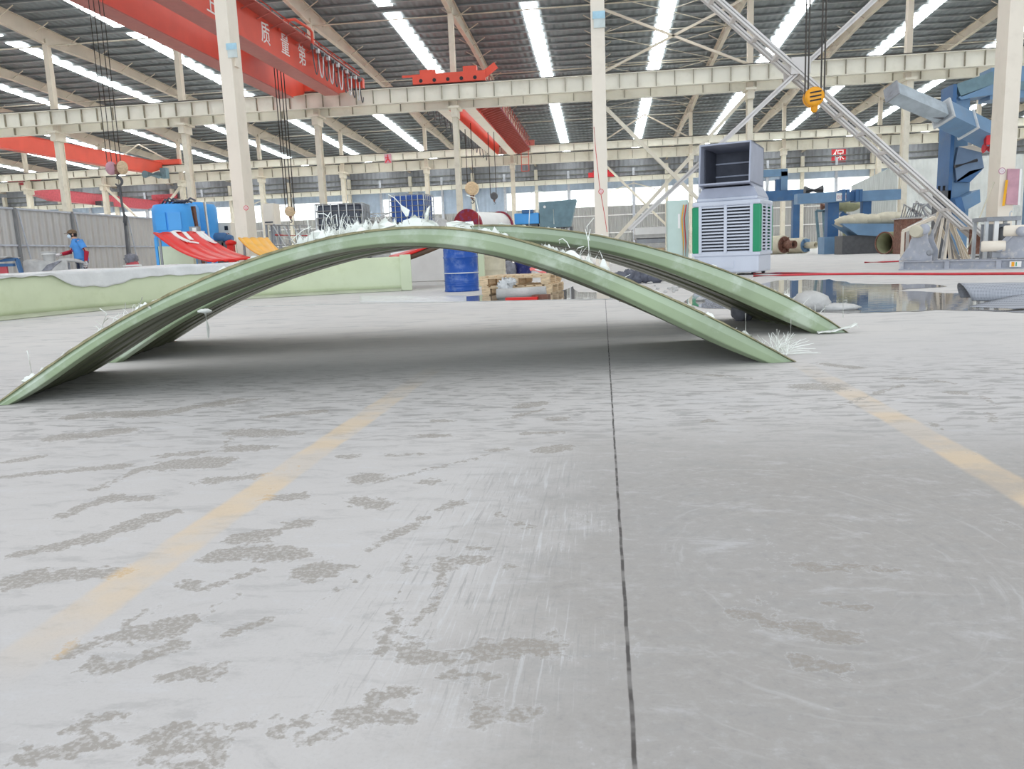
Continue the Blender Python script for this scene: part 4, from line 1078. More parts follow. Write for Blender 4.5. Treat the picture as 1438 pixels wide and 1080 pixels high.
def tank(name, label, x0, x1, ytop, Y, n_pan, mt='tankblue'):
    a_, b_ = at(x0, ytop, Y), at(x1, ytop, Y); c_ = (a_ + b_) / 2; r = (b_[0] - a_[0]) / 2; h = c_[2]
    root = thing(name, label, 'tank', (c_[0], Y, 0))
    MB().lathe((c_[0], Y, 0), [(r * .96, 0), (r, .05), (r, h * .28), (r * .97, h * .30), (r, h * .32), (r, h * .62), (r * .97, h * .64), (r, h * .66), (r, h * .93), (r * .97, h * .97), (r * .9, h)], 40).build('tank_body', M[mt], root)
    for i in range(n_pan):
        an = math.radians(-90 + (i - (n_pan - 1) / 2) * 34 + 8)
        d_ = V(math.cos(an), math.sin(an), 0); t_ = V(-d_[1], d_[0], 0)
        mb = MB()
        for zz in (h * .55, h * .8):
            mb.bar(V(c_[0], Y, zz) + d_ * (r * .985) - t_ * r * .26, V(c_[0], Y, zz) + d_ * (r * .985) + t_ * r * .26, .06, h * .2)
        mb.build('panel', M[mt], root)
    MB().lathe((c_[0], Y, h), [(r * .5, 0), (r * .5, .05), (r * .2, .08)], 24).build('lid', M[mt], root)
    return root, c_, r, h
t1, c_, r_, h_ = tank('water_tank', 'big round blue plastic tank nearest the grey fence end', 216, 275, 288, 20.3, 2)
mb = MB()
for i in range(7): mb.tube([V(c_[0] - .2 + .1 * i, 20.0, h_), V(c_[0] - .1 + .12 * i, 20.0, h_ + random.uniform(.08, .2)), V(c_[0] + .1 + .1 * i, 20.1, h_ + random.uniform(.02, .08))], .03, 6)
tag(mb.build('dark_cloth_scraps', M['greybag'], None, (c_[0], 20, h_)), 'dark rags heaped on top of the blue tank by the fence', 'rags')
tank('water_tank', 'second round blue plastic tank standing behind the leaning grey pipe', 252, 301, 288, 21.8, 1)
p, q = at(281, 322, 19.2), at(271, 290, 19.2)
tag(MB().cyl(V(p[0] + .05, p[1], 0), q, .06, 14).build('grey_pipe', M['rust'], None, V(p[0], p[1], 0)), 'grey pipe leaning against the blue tanks', 'pipe')
p = at(288, 300, 19.4); tag(MB().cyl(V(p[0] + .1, p[1], 0), at(287, 284, 19.4), .035, 12).build('white_pipe', M['white'], None, V(p[0], p[1], 0)), 'thin white upright pipe in front of the second blue tank', 'pipe')
p = at(274, 324, 19.0); bx = thing('control_box', 'small grey box strapped to the pipe above the red panel', 'box', p)
MB().box(p, (.22, .16, .2)).build('case', M['grey'], bx); MB().box2((p[0] - .03, p[1] + .02, 0), (p[0] + .03, p[1] + .08, p[2])).build('stand', M['grey'], bx); MB().box(p + V(.03, -.09, .0), (.1, .02, .14)).build('cover', M['white'], bx)

def sheet(corners, t, mt, name, parent=None, bow=0.0, ridges=0, nu=24, nv=14):
    """curved sheet through four world corners: top-left, top-right, bottom-left, bottom-right"""
    A, B, Cc, D = [np.asarray(c, float) for c in corners]
    n_ = unit(np.cross(B - A, Cc - A))
    def fn(u, v):
        top = A + (B - A) * u; bot = Cc + (D - Cc) * u
        p = top + (bot - top) * v + n_ * bow * math.sin(math.pi * v)
        if ridges: p = p + n_ * .02 * (abs(math.sin(math.pi * ridges * u)) ** 6)
        return p
    return MB().shell(fn, nu, nv, t), fn
def legs(root, pts, mt='grey', r=.03):
    for p in pts:
        MB().cyl(V(p[0], p[1], 0), p, r, 8).build('leg', M[mt], root)
# red lettered panel leaning behind the trough
rp = thing('lettered_roof_panel', 'red curved laminate panel with white letter strokes, leaning by the blue tanks', 'panel', at(285, 372, 16.5) * V(1, 1, 0))
cs = [at(215, 328, 16.6), at(284, 326, 17.6), at(293, 368, 15.3), at(356, 364, 16.2)]
mb, fn = sheet(cs, .03, None, '', bow=.10, ridges=4, nu=40); mb.build('panel_skin', M['fred'], rp)
def stroke(root, fn_, pts, w, off):
    mb = MB()
    for (u0, v0), (u1, v1) in zip(pts[:-1], pts[1:]):
        n_ = 4
        for i in range(n_):
            a_ = fn_(u0 + (u1 - u0) * i / n_, v0 + (v1 - v0) * i / n_); b_ = fn_(u0 + (u1 - u0) * (i + 1) / n_, v0 + (v1 - v0) * (i + 1) / n_)
            mb.bar(a_ + off, b_ + off, w, .02, up=off)
    return mb.build('letter_stroke', M['white'], root)
nn_ = unit(np.cross(cs[1] - cs[0], cs[2] - cs[0])); nn_ = nn_ if nn_[1] < 0 else -nn_
GU = [(u, v, fn(u, v)) for u in np.linspace(0, 1, 61) for v in np.linspace(0, 1, 61)]
GP = np.array([(lambda q: (719 + F * q[0] / q[2], 540 + F * q[1] / q[2]))(CM @ (p - V(0, 0, EYE))) for _, _, p in GU])
def uv_of(x, y):
    k_ = int(np.argmin((GP[:, 0] - x) ** 2 + (GP[:, 1] - y) ** 2)); return GU[k_][0], GU[k_][1]
for pts, w_ in (([(242, 328), (248, 334), (258, 339.5), (266, 343)], .10), ([(266, 343), (279, 345)], .07), ([(258, 329), (263, 334), (269, 340)], .09), ([(242, 327.5), (254, 327.5)], .07), ([(277, 328), (284, 335), (293, 341)], .10), ([(293, 341), (303, 344)], .07), ([(283, 328.5), (291, 335), (299, 341)], .06), ([(272, 327.5), (288, 327.8)], .05)):
    stroke(rp, fn, [uv_of(224 + (x - 224) * 1.0, y) for x, y in pts], w_, nn_ * .05)
legs(rp, [fn(.05, .08) - nn_ * .06, fn(.95, .08) - nn_ * .06, fn(.05, .95) - nn_ * .06, fn(.95, .95) - nn_ * .06])
gp = thing('laminate_offcut', 'pale green laminate board under the red lettered panel', 'board', at(246, 390, 17.3) * V(1, 1, 0))
a_, b_ = at(222, 346, 17.6), at(270, 346, 17.6); MB().hexa([V(a_[0], 17.6, 0), V(b_[0], 17.6, 0), V(b_[0], 17.75, 0), V(a_[0], 17.75, 0)], [a_, b_, b_ + V(0, .1, 0), a_ + V(0, .1, 0)]).build('board_face', M['frpmint'], gp)
MB().box(V(a_[0] - .04, 17.62, a_[2] / 2 + .1), (.06, .08, a_[2] + .2)).build('edge_post', M['tankblue'], gp)
op = thing('orange_roof_panel', 'orange ridged laminate panel leaning at the foot of the tall post', 'panel', at(370, 372, 16) * V(1, 1, 0))
cs = [at(334, 335, 17), at(376, 335, 17.8), at(369, 361, 15.6), at(402, 358, 16.3)]
mb, fn = sheet(cs, .03, None, '', bow=.05, ridges=4, nu=30); mb.build('panel_skin', M['forange'], op); legs(op, [fn(.05, .1) + V(0, .1, -.03), fn(.95, .1) + V(0, .1, -.03), fn(.1, .95) + V(0, .1, -.03), fn(.9, .95) + V(0, .1, -.03)])
# cabinets and rack by the tall post
def cabinet(name, label, x0, y0, x1, y1, Y, mt, d=.5, legsz=True):
    a_, b_ = at(x0, y0, Y), at(x1, y1, Y); r = thing(name, label, 'cabinet', V((a_[0] + b_[0]) / 2, Y, 0))
    MB().box2((a_[0], Y, b_[2]), (b_[0], Y + d, a_[2])).build('case', M[mt], r, bevel=.01)
    MB().box2((a_[0] + .03, Y - .015, b_[2] + .04), (b_[0] - .03, Y, a_[2] - .04)).build('door', M[mt], r)
    if b_[2] > .02:
        for xx in (a_[0] + .05, b_[0] - .05):
            for yy in (Y + .05, Y + d - .05): MB().box2((xx - .03, yy - .03, 0), (xx + .03, yy + .03, b_[2])).build('leg', M['grey'], r)
    return r, a_, b_
r, a_, b_ = cabinet('control_cabinet', 'pale control cabinet with dark meters beside the blue motors', 303, 313, 326, 338, 22, 'creamgrey')
MB().box2((a_[0] + .26, 21.97, a_[2] - .22), (a_[0] + .36, 21.985, a_[2] - .1)).build('meter', M['black'], r)
for i in range(3): MB().cyl((a_[0] + .27 + .05 * i, 21.985, a_[2] - .32), (a_[0] + .27 + .05 * i, 21.96, a_[2] - .32), .014, 10).build('button', M['signred'] if i == 1 else M['black'], r)
r, a_, b_ = cabinet('wall_cabinet', 'plain white cabinet raised on legs behind the tall post', 368, 286, 386, 315, 24, 'creamgrey')
MB().box2((a_[0] + .05, 23.97, b_[2] + .05), (b_[0] - .05, 23.985, b_[2] + .09)).build('vent', M['dkgrey'], r)
for i, (x, y, rr_) in enumerate(((310, 333, .12), (318, 335, .10))):
    p = at(x, y, 20.5); m_ = thing('pump_motor', ('larger', 'smaller')[i] + ' blue pump motor before the pale control cabinet', 'motor', p * V(1, 1, 0))
    MB().lathe(p + V(-.18, 0, 0), [(rr_ * .6, 0), (rr_, .04), (rr_, .3), (rr_ * .7, .36)], 20, (1, 0, 0)).build('motor_case', M['dkblue'], m_); MB().box(V(p[0], p[1], p[2] / 2 - .05), (.2, .2, p[2] - .1)).build('stand', M['dkgrey'], m_)
p = at(324, 341, 18.5); tag(MB().ball(p, (.14, .1, .07), 14, 8, .15, 3).box(p * V(1, 1, .5) - V(0, 0, .03), (.15, .12, p[2] - .06)).build('orange_sack', M['fred'], None, p * V(1, 1, 0)), 'small orange red bundle between red and orange panels', 'bundle')
rk = thing('tube_rack', 'loose rack of pale tubes behind the orange panel', 'rack', at(412, 370, 19) * V(1, 1, 0))
for x in (388, 404, 420, 434):
    p = at(x, 316, 19 + .3 * (x % 3)); MB().cyl(V(p[0] + .1, p[1], 0), p, .022, 8).build('upright', M['galv'], rk)
for y in (316, 330, 344): MB().cyl(at(386, y, 19), at(436, y + 1, 19.3), .02, 8).build('rung', M['galv'] if y != 330 else M['signred'], rk)
for i in range(3): MB().cyl(at(384 + 14 * i, 318, 19), at(404 + 14 * i, 350, 18.8), .018, 8).build('brace', M['galv'], rk)
hs = thing('control_pendant_hose', 'dark hose dropping from the twin hook block against the fence', 'hose', at(176, 352, 26) * V(1, 1, 0))
MB().tube([at(168, 262, 26.8), at(171, 285, 26.6), at(174, 300, 26.4), at(176, 320, 26.2), at(179, 352, 26), at(180, 372, 26), at(180, 372, 26) * V(1, 1, 0) + V(0, 0, .04)], .04, 8).build('hose_run', M['dkgrey'], hs)
MB().tube([at(174, 300, 26.4), at(178, 304, 26.3), at(177, 316, 26.2), at(174, 312, 26.2), at(174, 300, 26.4)], .03, 8).build('hose_coil', M['dkgrey'], hs)
p = at(185, 366, 24); bn = thing('wrapped_bundle', 'red strapped bundle under clear film at the foot of the fence', 'bundle', p * V(1, 1, 0))
MB().ball(V(p[0], 24, .45), (.28, .25, .45), 14, 10, .08, 4).build('bundle_body', M['dullred'], bn)
for z in (.55, .68): MB().lathe(V(p[0], 24, z), [(.27, 0), (.29, .03), (.27, .06)], 18).build('strap', M['white'], bn)
MB().ball(V(p[0] - .03, 24, .93), (.22, .2, .16), 12, 8, .2, 5).build('film_top', M['stone'], bn)
# blue framed trolley at the very left
tr = thing('blue_trolley', 'blue framed trolley with a red panel at the left edge before the fence', 'trolley', at(8, 400, 17.5) * V(1, 1, 0))
Yt = 17.5
mb = MB()
for a_, b_ in (((-14, 367), (24, 364)), ((24, 364), (31, 386)), ((-14, 373), (20, 372))): mb.bar(at(*a_, Yt), at(*b_, Yt), .08, .07)
mb.build('frame', M['dkblue'], tr)
for x in (-12, 30):
    p = at(x, 386, Yt); MB().box2((p[0] - .03, Yt - .03, 0), (p[0] + .03, Yt + .03, p[2] + .02)).build('leg', M['dkblue'], tr)
a_, b_ = at(-14, 374, Yt), at(12, 388, Yt); MB().box2((a_[0], Yt - .02, b_[2]), (b_[0], Yt + .02, a_[2])).build('panel', M['dullred'], tr)
mb = MB(); mb.shell(lambda u, v: at(-14 + 34 * u, 363 + 2 * math.sin(5 * u), Yt) + V(0, -.3 + .5 * v, .02 * math.sin(6 * v)), 12, 6, .01)
mb.build('folded_sheet', M['bag'], tr)
# wrapped workbench and bucket by the worker
wb = thing('wrapped_workbench', 'white wrapped workbench the worker reaches over', 'workbench', at(75, 400, 18.4) * V(1, 1, 0))
a_, b_ = at(41, 368, 18.2), at(103, 366, 18.2)
mb = MB(); mb.shell(lambda u, v: V(a_[0] + (b_[0] - a_[0]) * u, 18.0 + .7 * v, a_[2] + .03 * math.sin(8 * u + 3 * v) + .03 * math.sin(17 * u)), 30, 8, .03)
mb.build('wrapped_top', M['bag'], wb)
mb = MB(); mb.shell(lambda u, v: V(a_[0] + (b_[0] - a_[0]) * u, 18.0 - .02 * math.sin(20 * u + 2 * v), (a_[2] + .03 * math.sin(8 * u) + .03 * math.sin(17 * u)) * (1 - v)), 30, 8, .02)
mb.build('wrap_skirt', M['bag'], wb)
for xx in (a_[0] + .08, b_[0] - .08):
    for yy in (18.1, 18.6): MB().box2((xx - .03, yy - .03, 0), (xx + .03, yy + .03, a_[2] - .05)).build('leg', M['grey'], wb)
p = at(70, 369, 18.3); bk = thing('bucket', 'white bucket standing on the wrapped workbench', 'bucket', V(p[0], 18.3, p[2] + .03)); z0 = p[2] + .03
MB().lathe((p[0], 18.3, z0), [(.12, 0), (.155, .2), (.17, .21), (.17, .24), (.155, .24), (.13, .05)], 24).build('pail', M['bag'], bk); MB().lathe((p[0], 18.3, z0 + .17), [(.155, 0), (.165, .015), (.155, .03)], 24, caps=False).build('band', M['white'], bk)
pts = [at(*q_, 17.95) for q_ in ((58, 381), (66, 372), (80, 367), (86, 366), (80, 371), (72, 379))]
tag(MB().prism(pts, V(0, .03, 0)).build('dark_offcut', M['stone'], None, pts[0]), 'dark triangular offcut leaning on the wrapped workbench', 'offcut')
# ------------------------------------------------------------------ middle distance, behind the arches
def ibc(name, label, x0, x1, ytop, ybot, Y, mt, rz):
    a_, b_ = at(x0, ytop, Y), at(x1, ybot, Y); c_ = (a_ + b_) / 2; w = (b_[0] - a_[0]) / (math.cos(rz) + .85 * abs(math.sin(rz))); d = w * .85; zt, zb = a_[2], b_[2]
    root = thing(name, label, 'tote tank', (c_[0], Y + .4, 0)); c0 = V(c_[0], Y + .45, 0)
    kx, ky = V(math.cos(rz), math.sin(rz), 0), V(-math.sin(rz), math.cos(rz), 0)
    MB().box(c0 + V(0, 0, (zt + zb) / 2), (w - .06, d - .06, zt - zb - .05), rz).build('bottle', M[mt], root, bevel=.05)
    MB().lathe(c0 + V(0, 0, zt - .03), [(.11, 0), (.11, .04), (.05, .05)], 20).build('lid', M[mt], root)
    for i in range(6):                                  # horizontal hoops
        z = zb + (zt - zb) * (i + .1) / 5.2
        P = [c0 + kx * sx * w / 2 + ky * sy * d / 2 + V(0, 0, z) for sx, sy in ((-1, -1), (1, -1), (1, 1), (-1, 1), (-1, -1))]
        mb = MB()
        for p, q in zip(P[:-1], P[1:]): mb.cyl(p, q, .015, 6)
        mb.build('cage_hoop', M['galv'], root)
    mb = MB()
    for t in np.linspace(-.5, .5, 7):
        for sy in (-1, 1): mb.cyl(c0 + kx * t * w + ky * sy * (d / 2 + .01) + V(0, 0, zb), c0 + kx * t * w + ky * sy * (d / 2 + .01) + V(0, 0, zt), .013, 6)
    for t in np.linspace(-.5, .5, 6):
        for sx in (-1, 1): mb.cyl(c0 + ky * t * d + kx * sx * (w / 2 + .01) + V(0, 0, zb), c0 + ky * t * d + kx * sx * (w / 2 + .01) + V(0, 0, zt), .013, 6)
    mb.build('cage_bars', M['galv'], root)
    MB().box(c0 + V(0, 0, zb - .06), (w + .05, d + .05, .12), rz).build('pallet_base', M['black'], root)
    for sx in (-1, 1):
        for sy in (-1, 1):
            p = c0 + kx * sx * w * .45 + ky * sy * d * .45; MB().box(p + V(0, 0, (zb - .12) / 2), (.08, .08, zb - .12), rz).build('stand_leg', M['dkgrey'], root)
ibc('tote_tank', 'black plastic tote tank in a wire cage behind the arch', 437, 510, 287, 334, 17.2, 'ibcblack', .12)
ibc('tote_tank', 'blue plastic tote tank in a wire cage above the arch crest', 545, 601, 274, 312, 21.5, 'ibcblue', -.1)
# heap of netting beside the black tote
p = at(520, 318, 18.5); nt = MB(); rr = random.Random(9)
for i in range(34):
    a_ = p + V(rr.uniform(-.35, .35), rr.uniform(-.3, .3), rr.uniform(-.15, .28)); nt.tube([a_, a_ + V(rr.uniform(-.25, .25), 0, rr.uniform(-.1, .12)), a_ + V(rr.uniform(-.4, .4), .1, rr.uniform(-.2, .1))], .013, 5, smooth=False)
nt.ball(V(p[0], p[1], p[2] * .5), (.42, .35, p[2] * .5), 16, 10, .15, 2)
tag(nt.build('net_heap', M['bag'], None, V(p[0], p[1], 0)), 'tangled heap of pale netting beside the black tote tank', 'netting')
# maroon reel with a white roll
p = at(656, 318, 26); rl = thing('fabric_reel', 'large reel with a maroon end disc and white roll behind it', 'reel', V(p[0], 26, 0)); Rr = 24 * 26 / F * 1.0
dr = unit(V(.42, .9, 0)); c0 = V(p[0], 26, p[2])
MB().lathe(c0, [(Rr, 0), (Rr, .08)], 40, dr).build('end_disc', M['darkred'], rl)
MB().lathe(c0 - dr * .02, [(Rr * .3, 0), (Rr * .3, .02)], 24, dr).build('hub', M['drumblue'], rl)
MB().lathe(c0 + dr * .08, [(Rr * .86, 0), (Rr * .86, 1.9), (Rr * .3, 1.92)], 36, dr).build('roll', M['white'], rl)
MB().lathe(c0 + dr * 2.0, [(Rr * .95, 0), (Rr * .95, .06)], 36, dr).build('end_disc', M['darkred'], rl)
for s_ in (.1, 1.9): MB().box(c0 + dr * s_ - V(0, 0, c0[2] / 2 + Rr * .4), (.2, .9, c0[2] - Rr * .75), math.atan2(dr[1], dr[0])).build('cradle', M['dkgrey'], rl)
# white blanket mound left of it
p = at(634, 312, 25.5); tag(MB().ball(V(p[0] - .5, 25.5, p[2] * .55), (.75, .5, p[2] * .55), 18, 12, .06, 3).build('white_roll_stack', M['bag'], None, V(p[0], 25.5, 0)), 'pale wrapped roll at the left of the maroon reel', 'roll')
def blockthing(name, label, cat, x0, y0, x1, y1, Y, mt, d=.6):
    a_, b_ = at(x0, y0, Y), at(x1, y1, Y); r = thing(name, label, cat, V((a_[0] + b_[0]) / 2, Y, 0))
    return r, a_, b_
r, a_, b_ = blockthing('slanted_skip', 'grey teal sheet metal skip with slanted end, left of the middle post', 'skip', 757, 284, 810, 318, 30, 'teal')
MB().prism([V(a_[0], 30, b_[2]), V(b_[0] - .25, 30, b_[2]), V(b_[0], 30, a_[2] + .05), V(a_[0], 30, a_[2])], V(0, 1.1, 0)).build('skip_body', M['teal'], r)
MB().cyl((a_[0] + .2, 29.98, a_[2] - .18), (a_[0] + .2, 30.02, a_[2] - .18), .05, 14).build('white_patch', M['white'], r)
for i in range(4): MB().box2((a_[0] + .15 + i * .32, 29.95, 0), (a_[0] + .25 + i * .32, 31, b_[2])).build('leg', M['dkgrey'], r)
r, a_, b_ = blockthing('blue_machine_bed', 'low blue machine bed behind the far arch, left of the teal skip', 'machine', 722, 300, 757, 314, 30, 'blue')
MB().box2((a_[0], 30, b_[2]), (b_[0], 30.8, a_[2])).build('bed', M['tankblue'], r, bevel=.03); MB().box2((a_[0] + .3, 29.95, a_[2]), (a_[0] + .7, 30.5, a_[2] + .12)).build('cap', M['dkblue'], r); MB().box2((a_[0] + .05, 30.05, 0), (b_[0] - .05, 30.7, b_[2])).build('base', M['dkgrey'], r)
# drums
def drum(name, label, x0, x1, ybase, Y, h, mt, rings=True):
    a_, b_ = at(x0, ybase, Y), at(x1, ybase, Y); c_ = (a_ + b_) / 2; r = (b_[0] - a_[0]) / 2; root = thing(name, label, 'drum', (c_[0], Y, 0))
    prof = [(r * .97, 0), (r, .01), (r, .03), (r * .975, .04)]
    for f_ in (.12, .16, .20): prof += [(r * .975, h * (f_ - .012)), (r * .99, h * f_), (r * .975, h * (f_ + .012))]
    for f_ in (.36, .66): prof += [(r * .975, h * (f_ - .02)), (r * 1.01, h * (f_ - .006)), (r * 1.01, h * (f_ + .006)), (r * .975, h * (f_ + .02))]
    for f_ in (.80, .84, .88): prof += [(r * .975, h * (f_ - .012)), (r * .99, h * f_), (r * .975, h * (f_ + .012))]
    prof += [(r * .975, h - .05), (r, h - .02), (r, h), (r * .95, h), (r * .94, h - .02)]
    body_ = MB().lathe((c_[0], Y, 0), prof, 40).build('drum_body', M[mt], root)
    for f_ in (.36, .66): MB().lathe((c_[0], Y, h * f_ - .008), [(r * 1.012, 0), (r * 1.018, .008), (r * 1.012, .016)], 40, caps=False).build('hoop', M['galv'] if mt == 'drumblue' and f_ < .5 else M[mt], body_)
    MB().lathe((c_[0] + r * .5, Y, h - .02), [(.035, 0), (.035, .02)], 14).build('bung', M['grey'], root)
    return root
drum('oil_drum', 'blue steel drum with hoops standing under the near arch', 625, 673, 408, 13.55, .88, 'drumblue')
drum('oil_drum', 'cream steel drum behind the blue drum', 681, 711, 392, 16.0, .85, 'creamdrum')
a_, b_ = at(671, 360, 15.2), at(681, 400, 15.2); tag(MB().box2((a_[0], 15.2, 0), (b_[0], 15.3, .8)).build('green_board', M['frppale'], None, (a_[0], 15.2, 0)), 'narrow pale green board standing between the blue and cream drums', 'board')
# second red panel with brown underside, and the white board behind
sp = thing('curved_roof_panel', 'red laminate panel with brown underside, tilted beside the blue drum', 'panel', at(585, 400, 15.8) * V(1, 1, 0))
cs = [at(618, 340, 16.2), at(640, 338, 17.0), at(551, 373, 15.2), at(556, 371, 16.0)]
mb, fn = sheet([at(545, 367, 15.4), at(548, 362, 16.4), at(622, 337, 15.4), at(625, 334, 16.4)], .05, None, '', bow=.04); mb.build('panel_skin', M['fred'], sp)
mb, fn2 = sheet([at(549, 374, 15.42), at(552, 371, 16.3), at(634, 342, 15.42), at(637, 338, 16.3)], .09, None, '', bow=.02); mb.build('underside', M['brownunder'], sp)
legs(sp, [fn2(.1, .05) - V(0, 0, .1), fn2(.9, .05) - V(0, 0, .1), fn2(.1, .9) - V(0, 0, .1), fn2(.9, .9) - V(0, 0, .1)], 'white', .012)
wbd = thing('white_board', 'large plain white board standing behind the blue drum', 'board', at(590, 402, 17) * V(1, 1, 0))
a_, b_ = at(548, 348, 17.2), at(632, 398, 17.2); MB().box2((a_[0], 17.2, 0), (b_[0], 17.28, a_[2] + .15)).build('board_face', M['white'], wbd)
MB().cyl(at(554, 397, 16.9), at(626, 394, 16.9), .02, 8).build('lower_rail', M['white'], wbd)
# buckets and sacks by the pallets
def pail(name, label, x0, x1, ybase, ytop, mt, band=None, cloth=None):
    g_ = gnd((x0 + x1) / 2, ybase); Y = g_[1]; r = (at(x1, ybase, Y)[0] - at(x0, ybase, Y)[0]) / 2; h = (ybase - ytop) * Y / F
    root = thing(name, label, 'bucket', g_)
    MB().lathe(g_, [(r * .86, 0), (r * .97, h * .86), (r, h * .87), (r, h * .97), (r * .96, h), (r * .9, h), (r * .8, .03)], 28).build('pail_body', M[mt], root)
    MB().lathe(g_ + V(0, 0, h * .8), [(r * .965, 0), (r * 1.0, .01), (r * .97, .02)], 28, caps=False).build('rib', M[mt], root)
    if band: MB().lathe(g_ + V(0, 0, h * .12), [(r * .885, 0), (r * .92, h * .25)], 28, caps=False).build('label_band', M[band], root)
    MB().tube([g_ + V(r * math.cos(t), -.01 - r * .3 * math.sin(t), h * (.9 - .22 * math.sin(t))) for t in np.linspace(0, math.pi, 10)], .006, 5).build('wire_handle', M['galv'], root)
    if cloth:
        mb = MB(); mb.shell(lambda u, v: g_ + V((u - .5) * 2.2 * r * (1 + .15 * math.sin(5 * v)), (v - .5) * 2.1 * r, h + .04 + .05 * math.sin(3 * u + 2) * math.cos(2 * v) - .10 * max(0, abs(u - .5) * 2 - .6) - .22 * max(0, .35 - v)), 16, 14, .012)
        tag(mb.build('cleaning_rag', M[cloth], None, g_ + V(0, 0, h)), 'pink rag draped over the white and green bucket', 'rag')
    return root
pail('bucket', 'dark navy paint bucket behind the pallets', 723, 748, 390, 367, 'navy')
pail('bucket', 'white and green bucket with a pink rag on it', 747, 766, 391, 378, 'white', 'coolgreen', 'pink')
pail('bucket', 'plain blue bucket at the right of the pink rag', 765, 782, 390, 375, 'drumblue')
p = gnd(718, 391); tag(MB().ball(p + V(0, 0, .2), (.13, .14, .2), 14, 10, .12, 8).ball(p + V(-.08, .1, .34), (.10, .12, .10), 12, 8, .2, 9).build('rag_sack', M['stone'], None, p), 'grey lumpy sack between cream drum and navy bucket', 'sack')
# pallets
def pallet(name, label, c, rz, z0):
    kx, ky = V(math.cos(rz), math.sin(rz), 0), V(-math.sin(rz), math.cos(rz), 0); root = thing(name, label, 'pallet', c + V(0, 0, z0)); L, Wd = 1.08, .95
    for i in range(8): MB().box(c + kx * (-L / 2 + .06 + i * (L - .12) / 7) + V(0, 0, z0 + .132), (.10, Wd, .02), rz).build('deck_board', M['wood'], root)
    for s_ in (-1, 0, 1):
        MB().box(c + ky * s_ * (Wd / 2 - .05) + V(0, 0, z0 + .112), (L, .09, .02), rz).build('stringer_board', M['wood'], root)
        for t in (-1, 0, 1): MB().box(c + kx * t * (L / 2 - .07) + ky * s_ * (Wd / 2 - .05) + V(0, 0, z0 + .06), (.13, .09, .084), rz).build('block', M['wood'], root)
        MB().box(c + kx * s_ * (L / 2 - .07) + V(0, 0, z0 + .009), (.10, Wd, .018), rz).build('bottom_board', M['wood'], root)
pr = -.14; pc = gnd(727, 414) + V(.02, .45, 0)
pallet('wooden_pallet', 'lower wooden pallet of the stack, standing on the wet floor', pc + V(.03, 0, 0), pr, 0.0)
pallet('wooden_pallet', 'upper wooden pallet of the stack, slatted top in view', pc, pr, .143)
p, q = gnd(698, 421) + V(0, 0, .075), gnd(767, 419) + V(0, .05, .09)
tb = thing('cardboard_tube', 'white wrapped cardboard tube lying before the pallets', 'tube', gnd(730, 421)); MB().pipe(p, q, .07, .052, 24).build('tube_wall', M['bag'], tb); MB().cyl(p + (q - p) * .01, p + (q - p) * .03, .05, 20).build('core', M['inside'], tb)
p = gnd(712, 416) + V(0, .02, 0); tag(MB().ball(p + V(-.03, 0, .12), (.10, .05, .12), 26, 16, .4, 12).ball(p + V(.06, 0, .2), (.09, .05, .05), 22, 12, .45, 13).build('crumpled_film', M['film'], None, p), 'crumpled clear film hanging down the front of the pallets', 'plastic')
a_ = gnd(720, 422); tag(MB().box(a_ + V(.12, .02, .02), (.42, .12, .035), -.1).build('red_board', M['fred'], None, a_), 'flat red board on the floor under the white tube', 'board')
a_ = gnd(760, 420); tag(MB().box(a_ + V(0, 0, .03), (.22, .14, .06), -.2).build('timber_offcut', M['rust'], None, a_), 'short brown timber offcut at the right end of the white tube', 'timber')

# ------------------------------------------------------------------ evaporative cooler
co = gnd(1010, 387); cz = math.radians(-23); kx, ky = V(math.cos(cz), math.sin(cz), 0), V(-math.sin(cz), math.cos(cz), 0)
s_ = co[1] / F; cw = 91 * s_; cd = 80 * s_; cc = co + ky * cd / 2 + kx * .12; cc[2] = 0
root = thing('evaporative_cooler', 'big pale evaporative cooler with green corner strips and louvred sides', 'air cooler', cc)
zb, z1, z2, z3 = .05, 27 * s_, 95 * s_, 103 * s_
def cbox(u, v, z0, z1_, w, d): return MB().box(cc + kx * u + ky * v + V(0, 0, (z0 + z1_) / 2), (w, d, z1_ - z0), cz)
wt_ = cbox(0, 0, zb, z1, cw * .97, cd * .97).build('water_tray', M['cool'], root, bevel=.04)
cbox(-.1, -cd * .49, zb + .1, z1 - .12, cw * .4, .02).build('access_panel', M['cool'], wt_)
cbox(0, 0, z1, z2, cw * .88, cd * .88).build('cooling_pad', M['cooldark'], root)
cbox(0, 0, z1 - .01, z1 + .05, cw, cd).build('lower_rim', M['cool'], root)
cbox(0, 0, z2 - .04, z2 + .06, cw, cd).build('upper_rim', M['cool'], root, bevel=.03)
cbox(0, 0, z2 + .06, z3 + .01, cw * .9, cd * .9).build('lid', M['cool'], root, bevel=.05)
for su in (-1, 1):
    for sv in (-1, 1):
        cbox(su * (cw / 2 - .075), sv * (cd / 2 - .075), z1 + .05, z2 - .04, .155, .155).build('corner_strip', M['coolgreen'], root, bevel=.02)
        p = cc + kx * su * (cw / 2 - .15) + ky * sv * (cd / 2 - .15)
        MB().lathe(p - kx * .03 + V(0, 0, .05), [(.05, 0), (.05, .06)], 16, kx).build('caster', M['black'], root)
nl = 14
